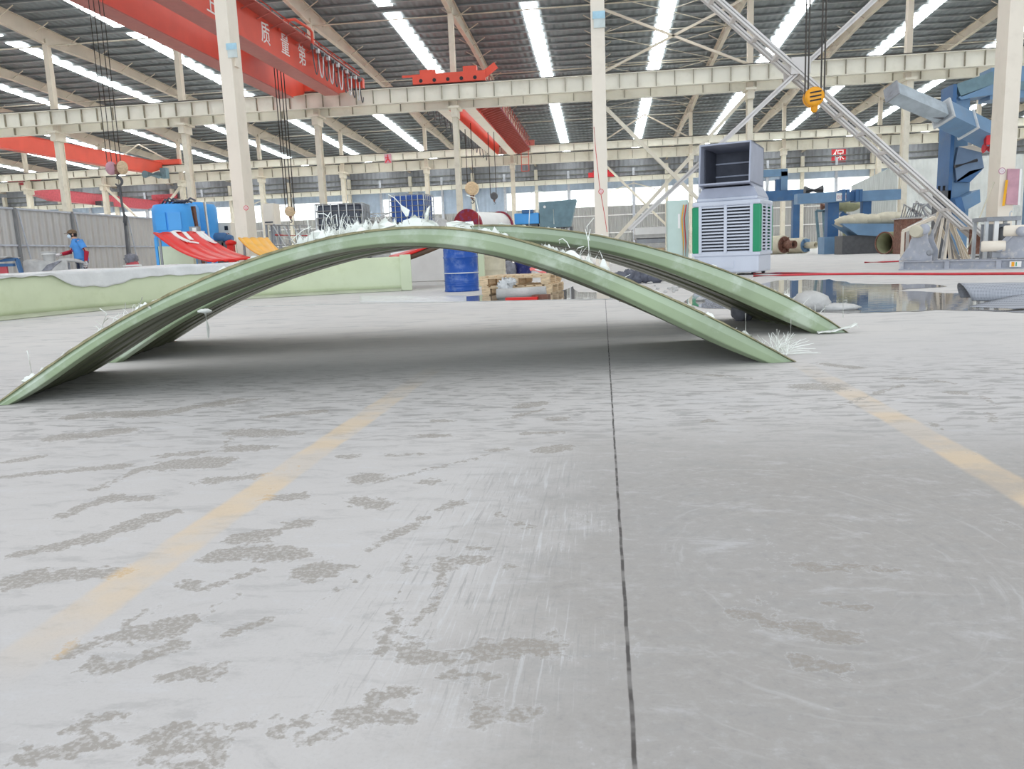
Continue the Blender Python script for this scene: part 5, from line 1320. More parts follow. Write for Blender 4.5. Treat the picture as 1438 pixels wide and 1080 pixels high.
for face_ in ('front', 'right', 'left'):
    L_ = (cw if face_ == 'front' else cd) - .31
    for i in range(nl + 1):
        z = z1 + .06 + (z2 - z1 - .12) * i / nl
        if face_ == 'front': o_ = -ky * (cd / 2 - .01); dd = kx; nn = -ky
        elif face_ == 'right': o_ = kx * (cw / 2 - .01); dd = ky; nn = kx
        else: o_ = -kx * (cw / 2 - .01); dd = ky; nn = -kx
        p = cc + o_ + V(0, 0, z)
        mb = MB(); a0, a1 = p - dd * L_ / 2, p + dd * L_ / 2; hb = .014
        mb.hexa([a0 + V(0, 0, -hb), a1 + V(0, 0, -hb), a1 - nn * .07 + V(0, 0, hb * .6), a0 - nn * .07 + V(0, 0, hb * .6)], [a0 + V(0, 0, hb), a1 + V(0, 0, hb), a1 - nn * .07 + V(0, 0, hb * 2.0), a0 - nn * .07 + V(0, 0, hb * 2.0)])
        mb.build('louvre', M['cool'], root)
    mb = MB()
    for t in (-.5, 0, .5):
        q = cc + o_ + dd * t * (L_ - .03) + nn * .006; mb.bar(q + V(0, 0, z1 + .04), q + V(0, 0, z2 - .03), .06, .03, up=nn)
    mb.build('louvre_frame', M['cool'], root)
# flared collar and duct elbow with its mouth towards the camera
w0, w1 = cw * .9, 68 * s_
def ring(z, w, d, dv=0.0): return [cc + kx * u * w / 2 + ky * (v * d / 2 + dv) + V(0, 0, z) for u, v in ((-1, -1), (1, -1), (1, 1), (-1, 1))]
zd0, zd1 = z3, 117 * s_
MB().loft([ring(zd0, w0, cd * .8), ring(zd1, w1, w1 * .9)], smooth=False).build('duct_collar', M['duct'], root)
ztop = 170 * s_; dm = w1 * .9
mb = MB(); th = .03
for u in (-1, 1): mb.prism([cc + kx * u * (w1 / 2) + ky * v + V(0, 0, z) for v, z in ((-dm / 2 - .28, zd1 + .05), (-dm / 2, zd1 - .02), (dm / 2, zd1), (dm / 2, ztop), (-dm / 2 - .20, ztop + .05))], kx * th * -u)
mb.prism([cc + kx * -w1 / 2 + ky * v + V(0, 0, z) for v, z in ((-dm / 2 - .20, ztop + .05), (dm / 2, ztop), (dm / 2, ztop - th), (-dm / 2 - .20, ztop + .05 - th))], kx * w1)
mb.prism([cc + kx * -w1 / 2 + ky * v + V(0, 0, z) for v, z in ((-dm / 2 - .28, zd1 + .05), (dm / 2, zd1), (dm / 2, zd1 + th), (-dm / 2 - .28, zd1 + .05 + th))], kx * w1)
elb = mb.build('duct_elbow', M['duct'], root)
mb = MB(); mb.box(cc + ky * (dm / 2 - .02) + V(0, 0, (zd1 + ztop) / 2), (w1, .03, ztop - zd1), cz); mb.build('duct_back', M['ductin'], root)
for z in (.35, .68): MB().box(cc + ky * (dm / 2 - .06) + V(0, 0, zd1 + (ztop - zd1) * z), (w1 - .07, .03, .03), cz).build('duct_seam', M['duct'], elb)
for u in (-1, 1): MB().box(cc + kx * u * (w1 / 2 - .045) + V(0, 0, (zd1 + ztop) / 2 + .02), (.01, dm * .9, ztop - zd1 - .08), cz).build('duct_inner_face', M['ductin'], elb)
# switch cabinet at its left with conduits
Yc = 17.3; a_, b_ = at(937, 282, Yc), at(960, 345, Yc)
r = thing('switch_cabinet', 'tall pale green switch cabinet left of the air cooler', 'cabinet', V((a_[0] + b_[0]) / 2, Yc, 0))
MB().box2((a_[0], Yc, .12), (b_[0] + .1, Yc + .35, a_[2])).build('case', M['mint'], r, bevel=.01); MB().box2((a_[0] + .02, Yc - .012, .2), (b_[0] + .06, Yc, a_[2] - .05)).build('door', M['mint'], r)
MB().box2((a_[0], Yc + .02, 0), (b_[0] + .1, Yc + .33, .12)).build('plinth', M['dkgrey'], r); MB().box2((b_[0] - .12, Yc - .03, 1.0), (b_[0] - .07, Yc - .012, 1.3)).build('handle', M['white'], r)
for dx, mt in ((-.02, 'forange'), (.03, 'hose')):
    q = V(b_[0] + .0 + dx, Yc - .06, 0); MB().tube([q + V(0, 0, .15), q + V(.01, 0, .7), q + V(-.02, 0, 1.2), q + V(.02, 0, a_[2] - .1)], .012, 8).build('conduit', M[mt], r)
wb_ = thing('panel_stack', 'stack of white insulated panels lying left of the switch cabinet', 'panel stack', at(912, 360, 20) * V(1, 1, 0))
a_, b_ = at(892, 320, 20), at(936, 328, 20); MB().box2((a_[0], 20, b_[2]), (b_[0], 21, a_[2])).build('top_panel', M['white'], wb_)
for i, (y0, mt) in enumerate(((329, 'bag'), (335, 'grey'), (342, 'bag'))):
    q0, q1 = at(892, y0, 20), at(934, y0 + 5.5, 20); MB().box2((q0[0] + .03 * i, 20.02, q1[2]), (q1[0], 20.95, q0[2])).build('panel', M[mt], wb_)
q0 = at(894, 348, 20); MB().box2((q0[0], 20.05, 0), (b_[0] - .05, 20.9, q0[2] + .01)).build('bearer', M['wood'], wb_)

# debris between and behind the arches
p = gnd(893, 398); bg_ = MB(); rr = random.Random(21)
for i in range(5): bg_.ball(p + V(-.28 + .15 * i, rr.uniform(-.1, .1), .10 + .03 * (i % 2)), (.15, .14, .12), 14, 9, .14, 30 + i)
tag(bg_.build('waste_bag', M['greybag'], None, p), 'crumpled dark grey plastic bag lying between the arches', 'bag')
p = gnd(1042, 452); tag(MB().ball(p + V(0, .08, .075), (.075, .085, .08), 18, 12, .06, 33).ball(p + V(.05, .12, .05), (.06, .06, .055), 14, 9, .1, 34).build('concrete_lump', M['stone'], None, p), 'rounded grey concrete lump under the far arch foot', 'rock')
p = gnd(1142, 437); tag(MB().ball(p + V(0, .1, .07), (.17, .15, .10), 20, 12, .07, 35).ball(p + V(.2, .05, .02), (.22, .1, .04), 16, 8, .12, 36).build('cement_sack', M['bag'], None, p), 'half empty white sack slumped at the puddle edge', 'sack')
rb_ = thing('rubble_scatter', 'scatter of pale laminate offcuts and dust between the two arches', 'debris', gnd(850, 396)); rb_['kind'] = 'stuff'
mb = MB(); rr = random.Random(40)
for i in range(90):
    p = gnd(rr.uniform(868, 1000), rr.uniform(392, 425)); sz = rr.uniform(.01, .05)
    mb.ball(p + V(0, 0, sz * .4), (sz * rr.uniform(.7, 1.8), sz, sz * .5), 7, 5, .25, i)
mb.build('crumbs', M['bag'], rb_)
p = gnd(820, 388); cn = thing('paint_can', 'small bare tin can between the arches beside the fibre tuft', 'can', p)
MB().lathe(p, [(.12, 0), (.12, .22), (.125, .23), (.12, .24), (.11, .235)], 24).build('can_body', M['galv'], cn); MB().lathe(p + V(0, 0, .08), [(.121, 0), (.121, .1)], 24, caps=False).build('blue_label', M['navy'], cn)
# grey mesh roll at the right edge
p = gnd(1425, 432); ms = thing('mesh_roll', 'rolled grey woven mesh sheet curling at the edge of the puddle', 'mesh roll', p)
def mesh_fn(u, v):
    t = -.5 + 3.9 * u; r0 = .085 + .03 * u
    return p + V(-.30 + .75 * v - .05 * math.sin(t) * (1 - v), .22 - r0 * math.cos(t), .10 + r0 * math.sin(t) - .05 * v * (1 - u))
kk = NT('woven_mesh'); wv = kk.n('ShaderNodeTexWave', wave_type='BANDS', bands_direction='X'); wv.inputs['Scale'].default_value = 26; kk.l(kk.coord(), wv.inputs['Vector'])
wz = kk.n('ShaderNodeTexWave', wave_type='BANDS', bands_direction='Z'); wz.inputs['Scale'].default_value = 26; kk.l(kk.coord(), wz.inputs['Vector'])
kk.put(kk.b.inputs['Base Color'], kk.mix(kk.math('MAXIMUM', wv.outputs[1], wz.outputs[1]), srgb(96, 98, 104), srgb(168, 170, 176))); kk.b.inputs['Roughness'].default_value = .5
MB().shell(mesh_fn, 30, 16, .006).build('rolled_sheet', kk.m, ms)
MB().shell(lambda u, v: p + V(-.34 + .5 * u + .2 * v, .05 - .28 * v + .1 * u, .012 + .10 * u * (1 - v) ** 2), 14, 10, .005).build('loose_flap', kk.m, ms)
# hoses on the floor
tag(MB().tube([gnd(1058, 389) + V(0, 0, .02), gnd(1100, 388) + V(0, 0, .02), gnd(1150, 386.5) + V(0, 0, .02), gnd(1220, 386) + V(0, 0, .02), gnd(1330, 386.5) + V(0, 0, .02), gnd(1438, 386) + V(0, 0, .02), gnd(1560, 385) + V(0, 0, .02)], .02, 8).build('floor_hose', M['hose'], None, gnd(1220, 386)), 'long red hose lying across the floor behind the puddle', 'hose')
tag(MB().tube([gnd(1058, 386) + V(0, 0, .02), gnd(1090, 385) + V(0, 0, .02), gnd(1120, 385) + V(0, 0, .02), gnd(1160, 386) + V(0, 0, .02)], .018, 8).build('floor_hose', M['darkred'], None, gnd(1090, 385)), 'short dark red hose beside the foot of the air cooler', 'hose')
tag(MB().tube([gnd(1214, 369.5) + V(0, 0, .02), gnd(1240, 369) + V(0, 0, .02), gnd(1262, 368) + V(0, 0, .02)], .02, 8).build('floor_hose', M['hose'], None, gnd(1240, 369)), 'short red hose running to the end of the grey roller bed', 'hose')
tag(MB().tube([gnd(900, 391) + V(0, 0, .02), gnd(930, 393) + V(0, 0, .02), gnd(975, 396) + V(0, 0, .02)], .018, 8).build('floor_hose', M['hose'], None, gnd(930, 393)), 'short red hose on the floor between the two arches', 'hose')
# ------------------------------------------------------------------ right side of the hall
def roller(name, label, xf, yb, rpx, len_, mt, facemt, stub=True, dirv=(-.55, .84, 0)):
    g_ = gnd(xf, yb); R_ = rpx * g_[1] / F; c0 = g_ + V(0, 0, R_); d = unit(V(*dirv)); root = thing(name, label, 'roller', g_)
    MB().lathe(c0, [(R_ * .98, 0), (R_, .03), (R_, len_ - .03), (R_ * .98, len_)], 36, d).build('drum_shell', M[mt], root)
    MB().lathe(c0 - d * .03, [(R_ * .88, 0), (R_ * .88, .05)], 32, d).build('end_plate', M[facemt], root)
    MB().pipe(c0 - d * .03, c0 - d * .75, R_ * .42, R_ * .36, 24).build('stub_shaft', M['tan'] if facemt == 'blue' else M['rust'], root); MB().cyl(c0 - d * .5, c0 - d * .05, R_ * .35, 20).build('bore', M['inside'], root)
    a, b = frame(d)
    for k in range(6):
        t = k * math.pi / 3; e = a * math.cos(t) + b * math.sin(t); MB().bar(c0 - d * .1 + e * R_ * .42, c0 - d * .05 + e * R_ * .86, .04, .16, up=d).build('rib', M[facemt], root)
roller('steel_roller', 'tan steel roller with a brown end plate beside the air cooler', 1101, 357, 12.5, 1.9, 'tan', 'rust')
roller('steel_roller', 'tan steel roller with a blue end plate and long stub', 1131, 355.5, 10.3, 2.2, 'tan', 'blue')
g_ = gnd(1241, 357); R_ = 14.5 * g_[1] / F; d = unit(V(.85, .5, 0)); tu = thing('large_pipe_section', 'short olive pipe section lying with its dark open end towards the camera', 'pipe', g_)
MB().pipe(g_ + V(0, 0, R_), g_ + V(0, 0, R_) + d * 1.2, R_, R_ * .93, 40).build('pipe_wall', M['olive'], tu)
MB().cyl(g_ + V(0, 0, R_) + d * 1.0, g_ + V(0, 0, R_) + d * 1.12, R_ * .92, 32).build('inner_plate', M['inside'], tu); MB().pipe(g_ + V(0, 0, R_) - d * .01, g_ + V(0, 0, R_) + d * .03, R_ * 1.03, R_ * .92, 40).build('end_ring', M['rust'], tu)

# blue gantry far behind
gt = thing('blue_gantry', 'long blue steel gantry on two legs beyond the rollers', 'gantry', at(1190, 342, 40) * V(1, 1, 0)); Yg = 40
def gb(x0, y0, x1, y1, Y, d, mt, name): a_, b_ = at(x0, y0, Y), at(x1, y1, Y); return MB().box2((min(a_[0], b_[0]), Y, min(a_[2], b_[2])), (max(a_[0], b_[0]), Y + d, max(a_[2], b_[2]))).build(name, M[mt], gt)
gb(1120, 272, 1192, 283, 40, .7, 'blue', 'cross_beam'); gb(1186, 270, 1212, 281, 40.1, .6, 'dkblue', 'cross_beam'); gb(1210, 268, 1265, 280, 40, .6, 'blue', 'cross_beam')
for x in (1185, 1191, 1204, 1209): gb(x - 2, 266, x + 2, 283, 39.9, .8, 'dkblue', 'clamp_flange')
gb(1163, 283, 1177, 335, 40.2, .55, 'dkblue', 'leg'); gb(1212, 280, 1222, 339, 40.4, .4, 'dkblue', 'leg')
for x0, x1 in ((1157, 1183), (1207, 1228)):
    a_, b_ = at(x0, 333, 40), at(x1, 341, 40); MB().box2((a_[0], 39.9, 0), (b_[0], 41, a_[2])).build('foot', M['blue'], gt)
sg = at(1182, 276.5, 39.95); npl = MB().box(sg, (.5, .03, .36)).build('notice_plate', M['white'], gt)
mk = MB()
for i in range(3):
    q = sg + V(-.16 + .16 * i, -.02, 0)
    for dx_, w_, dz_, h_ in ((-.04, .02, 0, .14), (.04, .02, 0, .14), (0, .1, .06, .02), (0, .1, -.06, .02), (0, .08, 0, .02)): mk.box(q + V(dx_, 0, dz_), (w_, .006, h_))
mk.build('printed_mark', M['pinkboard'], npl)
MB().bar(at(1180, 300, 40.6), at(1214, 318, 40.6), .3, .2).build('strut', M['dkblue'], gt)
MB().cyl(at(1130, 268, 41.5), at(1155, 267, 41.5), .25, 16).build('motor', M['dkgrey'], gt)
g2 = thing('blue_gantry', 'smaller blue gantry with an upright frame, further behind the air cooler', 'gantry', at(1090, 345, 52) * V(1, 1, 0))
def gb2(x0, y0, x1, y1, Y, d, mt, name): a_, b_ = at(x0, y0, Y), at(x1, y1, Y); return MB().box2((a_[0], Y, b_[2]), (b_[0], Y + d, a_[2])).build(name, M[mt], g2)
gb2(1040, 270, 1135, 280, 52, .8, 'dkblue', 'cross_beam'); gb2(1040, 240, 1106, 247, 52.2, .5, 'blue', 'top_bar'); gb2(1097, 241, 1106, 271, 52.2, .5, 'blue', 'upright'); gb2(1090, 252, 1098, 271, 52.3, .4, 'dkblue', 'upright')
for x in (1062, 1120):
    a_ = at(x, 280, 52); MB().box2((a_[0] - .2, 52.2, 0), (a_[0] + .2, 52.7, a_[2])).build('leg', M['dkblue'], g2)
# blue hopper with cream sacks
hp = thing('blue_hopper', 'blue boat shaped hopper loaded with cream cloth, beneath the gantry', 'hopper', at(1222, 342, 37) * V(1, 1, 0)); Yh = 37
P = [at(x, y, Yh) for x, y in ((1182, 314), (1264, 314), (1264, 330), (1244, 332), (1205, 330))]; MB().prism(P, V(0, 1.6, 0)).build('hopper_body', M['blue'], hp)
a_, b_ = at(1185, 331, Yh), at(1262, 341, Yh); MB().box2((a_[0], Yh + .2, 0), (b_[0], Yh + 1.4, a_[2])).build('base_frame', M['dkgrey'], hp)
for i, (x, y, w) in enumerate(((1190, 311, .9), (1206, 310, 1.0), (1224, 309, .9), (1245, 307.5, 1.1), (1258, 306, .8))):
    p = at(x, y, Yh + .6); tag(MB().ball(p, (w * .62, .5, .26 + .05 * (i % 2)), 16, 10, .08, 50 + i).build('cloth_sack', M['tan'], None, p), ['cream cloth sack at the left end of the blue hopper', 'cream cloth sack second from the left in the blue hopper', 'cream cloth sack in the middle of the blue hopper', 'largest cream cloth sack towards the right of the blue hopper', 'cream cloth sack at the right end of the blue hopper'][i], 'sack', 'cloth sacks on the blue hopper')
rack = thing('pipe_stand', 'grey stand holding a short pipe left of the blue hopper', 'stand', at(1165, 342, 43) * V(1, 1, 0))
for x0, y0, x1, y1 in ((1146, 296, 1152, 338), (1156, 296, 1160, 341), (1146, 296, 1186, 297)): MB().bar(at(x0, y0, 43), at(x1, y1, 43) if y1 < 338 else at(x1, y1, 43) * V(1, 1, 0), .12, .12).build('bar', M['teal'], rack)
MB().cyl(at(1153, 290, 43), at(1175, 288, 43), .2, 16).build('pipe', M['rust'], rack); MB().ball(at(1190, 290, 43), (.7, .3, .25), 12, 8, .2, 6).bar(at(1186, 292, 43), at(1186, 341, 43) * V(1, 1, 0), .12, .12).build('valve_cluster', M['olive'], rack)
# white corrugated shed
wx0 = at(1262, 228, 62)[0]; sh = thing('corrugated_shed', 'white corrugated partition rising behind the blue press', 'partition', V(wx0 + 8, 62, 0)); M['whitesheet'] = ribbed('white_sheet', srgb(214, 216, 212), 0, .5, .5, .6); M['greysheet'] = ribbed('grey_sheet', srgb(176, 180, 178), 1, .5, .5, .8)
zt = at(1300, 223, 62)[2]; MB().box2((wx0, 62, 0), (wx0 + 26, 62.15, zt)).build('front_sheet', M['whitesheet'], sh)
zz = at(1262, 230, 62)[2]; q = at(1196, 243, 84); MB().hexa([V(wx0, 62, 0), V(wx0 + .1, 62.1, 0), V(q[0] + .1, 84, 0), V(q[0], 84, 0)], [V(wx0, 62, zz), V(wx0 + .1, 62.1, zz), V(q[0] + .1, 84, zz), V(q[0], 84, zz)]).build('side_sheet', M['greysheet'], sh)

# roller bed in front
a0, a1 = gnd(1262, 379.5), gnd(1470, 377); dj = unit(a1 - a0); nj = V(-dj[1], dj[0], 0)
jg = thing('roller_bed', 'dusty grey roller bed with two roller brackets on the floor at the right', 'roller bed', (a0 + a1) / 2)
L_ = np.linalg.norm(a1 - a0); jh = .17
MB().ibar(a0 + V(0, 0, jh / 2) + nj * .06, a1 + V(0, 0, jh / 2) + nj * .06, .14, jh, .02).build('bed_rail', M['jig'], jg); MB().ibar(a0 + V(0, 0, jh / 2) + nj * .6, a1 + V(0, 0, jh / 2) + nj * .6, .14, jh, .02).build('bed_rail', M['jig'], jg)
for f_ in (0.02, .35, .7): MB().bar(a0 + (a1 - a0) * f_ + V(0, 0, jh / 2), a0 + (a1 - a0) * f_ + nj * .66 + V(0, 0, jh / 2), .08, jh).build('cross_tie', M['jig'], jg)
def onbed(x, y, off=.1):
    """point in the vertical plane of the bed rail seen at a photo pixel"""
    r = ray(x, y); o = V(0, 0, EYE); t = ((a0 + nj * off - o) @ nj) / (r @ nj); return o + r * t
P = [onbed(x, y) for x, y in ((1262, 366), (1276, 345), (1279, 336), (1291, 330), (1302, 322), (1303, 338), (1309, 352), (1308, 366))]
MB().prism(P, nj * .03).build('bracket_plate', M['jig'], jg); MB().prism([p + nj * .3 for p in P], nj * .03).build('bracket_plate', M['jig'], jg)
MB().bar(onbed(1285, 352) + nj * .03, onbed(1285, 352) + nj * .3, .22, .2).build('bracket_web', M['jig'], jg)
c_ = onbed(1288, 325, .0); MB().lathe(c_ - dj * .0, [(.10, -.10), (.115, -.08), (.115, .42), (.10, .44)], 28, nj).build('support_roller', M['tan'], jg)
c_ = onbed(1297, 322, -.03); MB().lathe(c_, [(.03, 0), (.10, .01), (.10, .05)], 24, nj).build('bearing_cap', M['jig'], jg)
c_ = onbed(1305, 355, .08); MB().lathe(c_, [(.04, 0), (.055, .01), (.055, .05)], 18, nj).build('pivot_pin', M['grey'], jg)
P = [onbed(x, y) for x, y in ((1391, 362), (1395, 352), (1412, 338), (1418, 326), (1438, 318), (1480, 318), (1480, 362))]
MB().prism(P, nj * .03).build('bracket_plate', M['jig'], jg); MB().prism([p + nj * .35 for p in P], nj * .03).build('bracket_plate', M['jig'], jg)
for x, y, off in ((1388, 346, -.05), (1420, 324, .05)):
    c_ = onbed(x, y, off); MB().lathe(c_ - dj * .12, [(.08, 0), (.095, .02), (.095, .36), (.08, .38)], 26, unit(dj + nj * .3)).build('support_roller', M['creamgrey'], jg)
    c2_ = onbed(x + 14, y + 1, -.03); MB().lathe(c2_, [(.02, 0), (.085, .01), (.085, .06)], 24, nj).build('bearing_cap', M['jig'], jg)
MB().bar(onbed(1400, 350), onbed(1428, 322), .08, .05, up=nj).build('adjuster_arm', M['jig'], jg)
c_ = onbed(1397, 355); MB().box(c_ + V(0, 0, -.03), (.14, .12, .1)).build('bearing_foot', M['grey'], jg)
sq = onbed(1426, 371, -.03); r_ = MB().bar(sq - dj * .09, sq + dj * .09, .006, .10).build('sticker', M['white'], jg); MB().bar(sq - dj * .06 - nj * .005, sq - dj * .015 - nj * .005, .004, .08).build('sticker_mark', M['yellow'], jg); MB().bar(sq + dj * .005 - nj * .005, sq + dj * .02 - nj * .005, .004, .07).build('sticker_mark', M['coolgreen'], jg)

# heap of scrap bars at the foot of the cross brace
rr = random.Random(77); ap = at(1324, 298, 19.5)
bars = [(1296, 352), (1304, 350), (1314, 356), (1322, 357), (1326, 357), (1335, 355), (1348, 350), (1354, 346), (1360, 341), (1338, 348), (1310, 346), (1343, 343)]
labs = ['first', 'second', 'third', 'fourth', 'fifth', 'sixth', 'seventh', 'eighth', 'ninth', 'tenth', 'eleventh', 'twelfth']
for i, (x, y) in enumerate(bars):
    ft = at(x, 362, 19.2 + (y - 350) * -.12) * V(1, 1, 0); w = rr.uniform(.05, .09); t_ = ap + V(rr.uniform(-.12, .12), rr.uniform(-.2, .2), rr.uniform(-.12, .05))
    tag(MB().ibar(V(ft[0], ft[1], w * .5), t_, w, w, .015).build('scrap_bar', M['creamgrey'] if i % 3 else M['scrap'], None, ft), 'dusty steel bar propped in the scrap tepee under the cross brace', 'steel bar', 'steel bars in the scrap tepee')
for i, (p_, q_) in enumerate((((1268, 325), (1312, 305)), ((1275, 321), (1318, 300)), ((1283, 318), (1322, 303)))):
    a_, b_ = at(*p_, 20 + .3 * i), at(*q_, 20.2 + .3 * i); mb = MB().bar(a_, b_, .07, .07); mb.bar(V(a_[0], a_[1], 0), a_, .06, .06)
    tag(mb.build('angle_iron', M['scrap'] if i else M['creamgrey'], None, V(a_[0], a_[1], 0)), 'pale angle iron slanting down to the left of the scrap tepee', 'steel bar', 'angle irons left of the scrap tepee')
mb = MB()
for i in range(10):
    p = gnd(rr.uniform(1325, 1365), rr.uniform(357, 361)); mb.tube([p + V(0, 0, .03), p + V(rr.uniform(-.6, .6), rr.uniform(-.4, .4), .12), p + V(rr.uniform(-1, 1), rr.uniform(-.4, .4), .03)], .02, 6)
tag(mb.build('wire_tangle', M['scrap'], None, gnd(1345, 359)), 'tangle of pale hoses and wire at the foot of the scrap tepee', 'wire')
p = gnd(1385, 361); tag(MB().ball(p + V(0, 0, .05), (.5, .3, .06), 18, 8, .15, 60).ball(p + V(-.5, .2, .05), (.35, .2, .05), 14, 8, .15, 61).build('film_heap', M['bag'], None, p), 'low heap of white film on the floor before the workbench', 'plastic')
mc = thing('rusty_machine_base', 'rusty crate of machine parts with looped hoses beside the scrap bars', 'machine', at(1282, 340, 33) * V(1, 1, 0))
a_, b_ = at(1266, 306, 33), at(1294, 340, 33); MB().box2((a_[0], 33, 0), (b_[0], 33.8, a_[2])).build('crate', M['rust'], mc); MB().box2((a_[0] - .1, 32.95, a_[2] - .05), (b_[0] + .05, 33.85, a_[2])).build('rim', M['scrap'], mc)
for i in range(9):
    x0 = a_[0] + .05 + i * .09; MB().tube([V(x0, 33.2, a_[2]), V(x0 + .1, 33.2, a_[2] + rr.uniform(.3, .65)), V(x0 + .4, 33.3, a_[2] + rr.uniform(.25, .6)), V(x0 + rr.uniform(.5, 1.0), 33.2, a_[2] + .02)], .035, 6).build('hose_loop', M['scrap'] if i % 2 else M['grey'], mc)
pt = thing('dark_machine_head', 'dark bolted machine head standing behind the cross brace', 'machine', at(1326, 335, 24) * V(1, 1, 0))
a_, b_ = at(1318, 268, 24), at(1334, 300, 24); MB().box2((a_[0], 24, 0), (b_[0], 24.4, a_[2])).build('head', M['dkgrey'], pt)
for i in range(3): MB().cyl((a_[0] + .05 + .13 * i, 24.1, a_[2]), (a_[0] + .05 + .13 * i, 24.1, a_[2] + .14), .035, 10).build('bolt', M['black'], pt)

M['ramgrey'] = mat('ram_grey_blue_paint', srgb(112, 132, 156), .5, var=.1, scale=2)
# tall blue press with its boom
bp = thing('blue_press', 'towering blue press frame partly behind the tall post with the pink board', 'press', at(1360, 340, 24) * V(1, 1, 0)); Yp = 24
def pb2(pts, d, mt, name, Y=Yp): MB().prism([at(x, y, Y) for x, y in pts], V(0, d, 0)).build(name, M[mt], bp)
a_, b_ = at(1339, 118, Yp), at(1349, 300, Yp)
MB().box2((a_[0], Yp, 0), (a_[0] + .10, Yp + .8, a_[2])).build('column_flange', M['dkblue'], bp); MB().box2((a_[0] + .1, Yp + .15, 0), (a_[0] + .52, Yp + .6, a_[2] - .1)).build('column_web', M['blue'], bp)
pb2([(1343, 118), (1395, 100), (1395, 118), (1350, 136)], .8, 'teal', 'top_beam'); pb2([(1346, 136), (1395, 118), (1395, 133), (1372, 136), (1350, 140)], .7, 'blue', 'top_beam_web')
a_, b_ = at(1395, 94, Yp), at(1475, 134, Yp); MB().box2((a_[0], Yp + .1, b_[2]), (b_[0], Yp + .8, a_[2])).build('top_beam', M['blue'], bp); MB().box2((a_[0], Yp + .05, b_[2] + .2), (b_[0], Yp + .1, b_[2] + .42)).build('beam_band', M['teal'], bp)
pb2([(1341, 232), (1346, 206), (1378, 214), (1382, 236), (1362, 246), (1344, 256)], .9, 'ramgrey', 'ram_block'); pb2([(1346, 206), (1365, 204), (1384, 210), (1378, 214)], .9, 'creamgrey', 'ram_cap')
pb2([(1342, 255), (1362, 240), (1381, 236), (1378, 240), (1362, 256)], .85, 'dkblue', 'ram_underside')
MB().cyl(at(1341, 234, 23.8), at(1372, 225, 23.8), .05, 10).build('hydraulic_pipe', M['dkgrey'], bp)
pb2([(1341, 282), (1376, 266), (1377, 284), (1352, 298)], .6, 'blue', 'lower_arm', 23.6); pb2([(1341, 280), (1350, 276), (1356, 298), (1346, 298)], .65, 'dkblue', 'lower_clamp', 23.5)
a_, b_ = at(1352, 256, Yp), at(1360, 280, Yp); MB().box2((a_[0], Yp + .2, 0), (b_[0] + .1, Yp + .6, a_[2])).build('lower_column', M['blue'], bp)
a_ = at(1470, 100, Yp); MB().box2((a_[0], Yp + .1, 0), (a_[0] + .5, Yp + .8, a_[2])).build('second_column', M['blue'], bp)
d0, d1, d2 = at(1252, 129, 21.5), at(1322, 159, 22.3), at(1400, 196, 23.6)
M['boomgrey'] = mat('boom_grey_blue_paint', srgb(172, 182, 188), .45); MB().bar(d0, d1, .36, .36, (0, .6, 1)).build('boom_extension', M['boomgrey'], bp); MB().bar(d1, d2, .5, .5, (0, .6, 1)).build('boom_sleeve', M['blue'], bp)
for f_ in (0.0, .42): MB().bar(d1 + (d2 - d1) * f_, d1 + (d2 - d1) * (f_ + .025), .58, .58, (0, .6, 1)).build('boom_collar', M['galv'], bp)
MB().bar(d0 + (d0 - d1) * .012, d0 + (d1 - d0) * .012, .40, .40, (0, .6, 1)).build('boom_end_plate', M['grey'], bp)
a_ = at(1313, 163, 22.2); MB().bar(a_ + V(-.15, 0, 0), a_ + V(.2, 0, -.05), .1, .08).build('latch', M['dkgrey'], bp)
p = at(1387, 203, 23); tag(MB().cyl(p + V(-.1, 0, -.1), p + V(.1, 0, -.1), .12, 14).box(p + V(0, 0, .12), (.14, .14, .26)).build('red_lamp', M['signred'], None, p), 'small red warning beacon on the blue press', 'beacon')

# things around the post at the right
a_, b_ = at(1414, 237, 18.24), at(1433, 288, 18.24); pbd = thing('notice_board', 'faded pink board with white edge hung beside the tall post', 'board', (a_ + b_) / 2)
MB().hexa([a_ + V(.02, 0, 0), at(1433, 237, 18.24), at(1430, 288, 18.24), at(1413, 287, 18.24)], [a_ + V(.02, .03, 0), at(1433, 237, 18.24) + V(0, .03, 0), at(1430, 288, 18.24) + V(0, .03, 0), at(1413, 287, 18.24) + V(0, .03, 0)]).build('board_face', M['pinkboard'], pbd)
MB().bar(at(1433.5, 237, 18.24), at(1430.5, 288, 18.24), .02, .04).build('edge_strip', M['white'], pbd)
tag(MB().bar(at(1414, 253, 18.25), at(1409, 289, 18.2), .045, .02).build('yellow_strip', M['forange'], None, at(1411, 270, 18.2)), 'narrow yellow and white strip hung on the side of the tall post', 'strip')
wk = thing('steel_workbench', 'grey steel workbench with a small tap behind the roller bed', 'workbench', at(1410, 345, 16.2) * V(1, 1, 0)); Yw = 16.2
a_, b_ = at(1386, 305, Yw), at(1434, 309, Yw); MB().box2((a_[0], Yw, b_[2]), (b_[0], Yw + .6, a_[2])).build('bench_top', M['grey'], wk)
for x in (1388, 1432):
    p = at(x, 309, Yw)
    for dy in (.04, .52): MB().box2((p[0] - .03, Yw + dy, 0), (p[0] + .03, Yw + dy + .05, b_[2])).build('leg', M['galv'], wk)
p = at(1401, 309, Yw); MB().box2((p[0] - .04, Yw + .02, 0), (p[0] + .04, Yw + .06, b_[2])).build('leg', M['white'], wk)
MB().box2((a_[0] + .05, Yw + .3, .1), (b_[0] - .05, Yw + .34, b_[2] - .05)).build('back_panel', M['grey'], wk)
p = at(1418, 305, Yw + .2); MB().tube([p, p + V(0, 0, .09), p + V(.02, 0, .12), p + V(.04, 0, .09)], .012, 8).build('tap', M['galv'], wk)
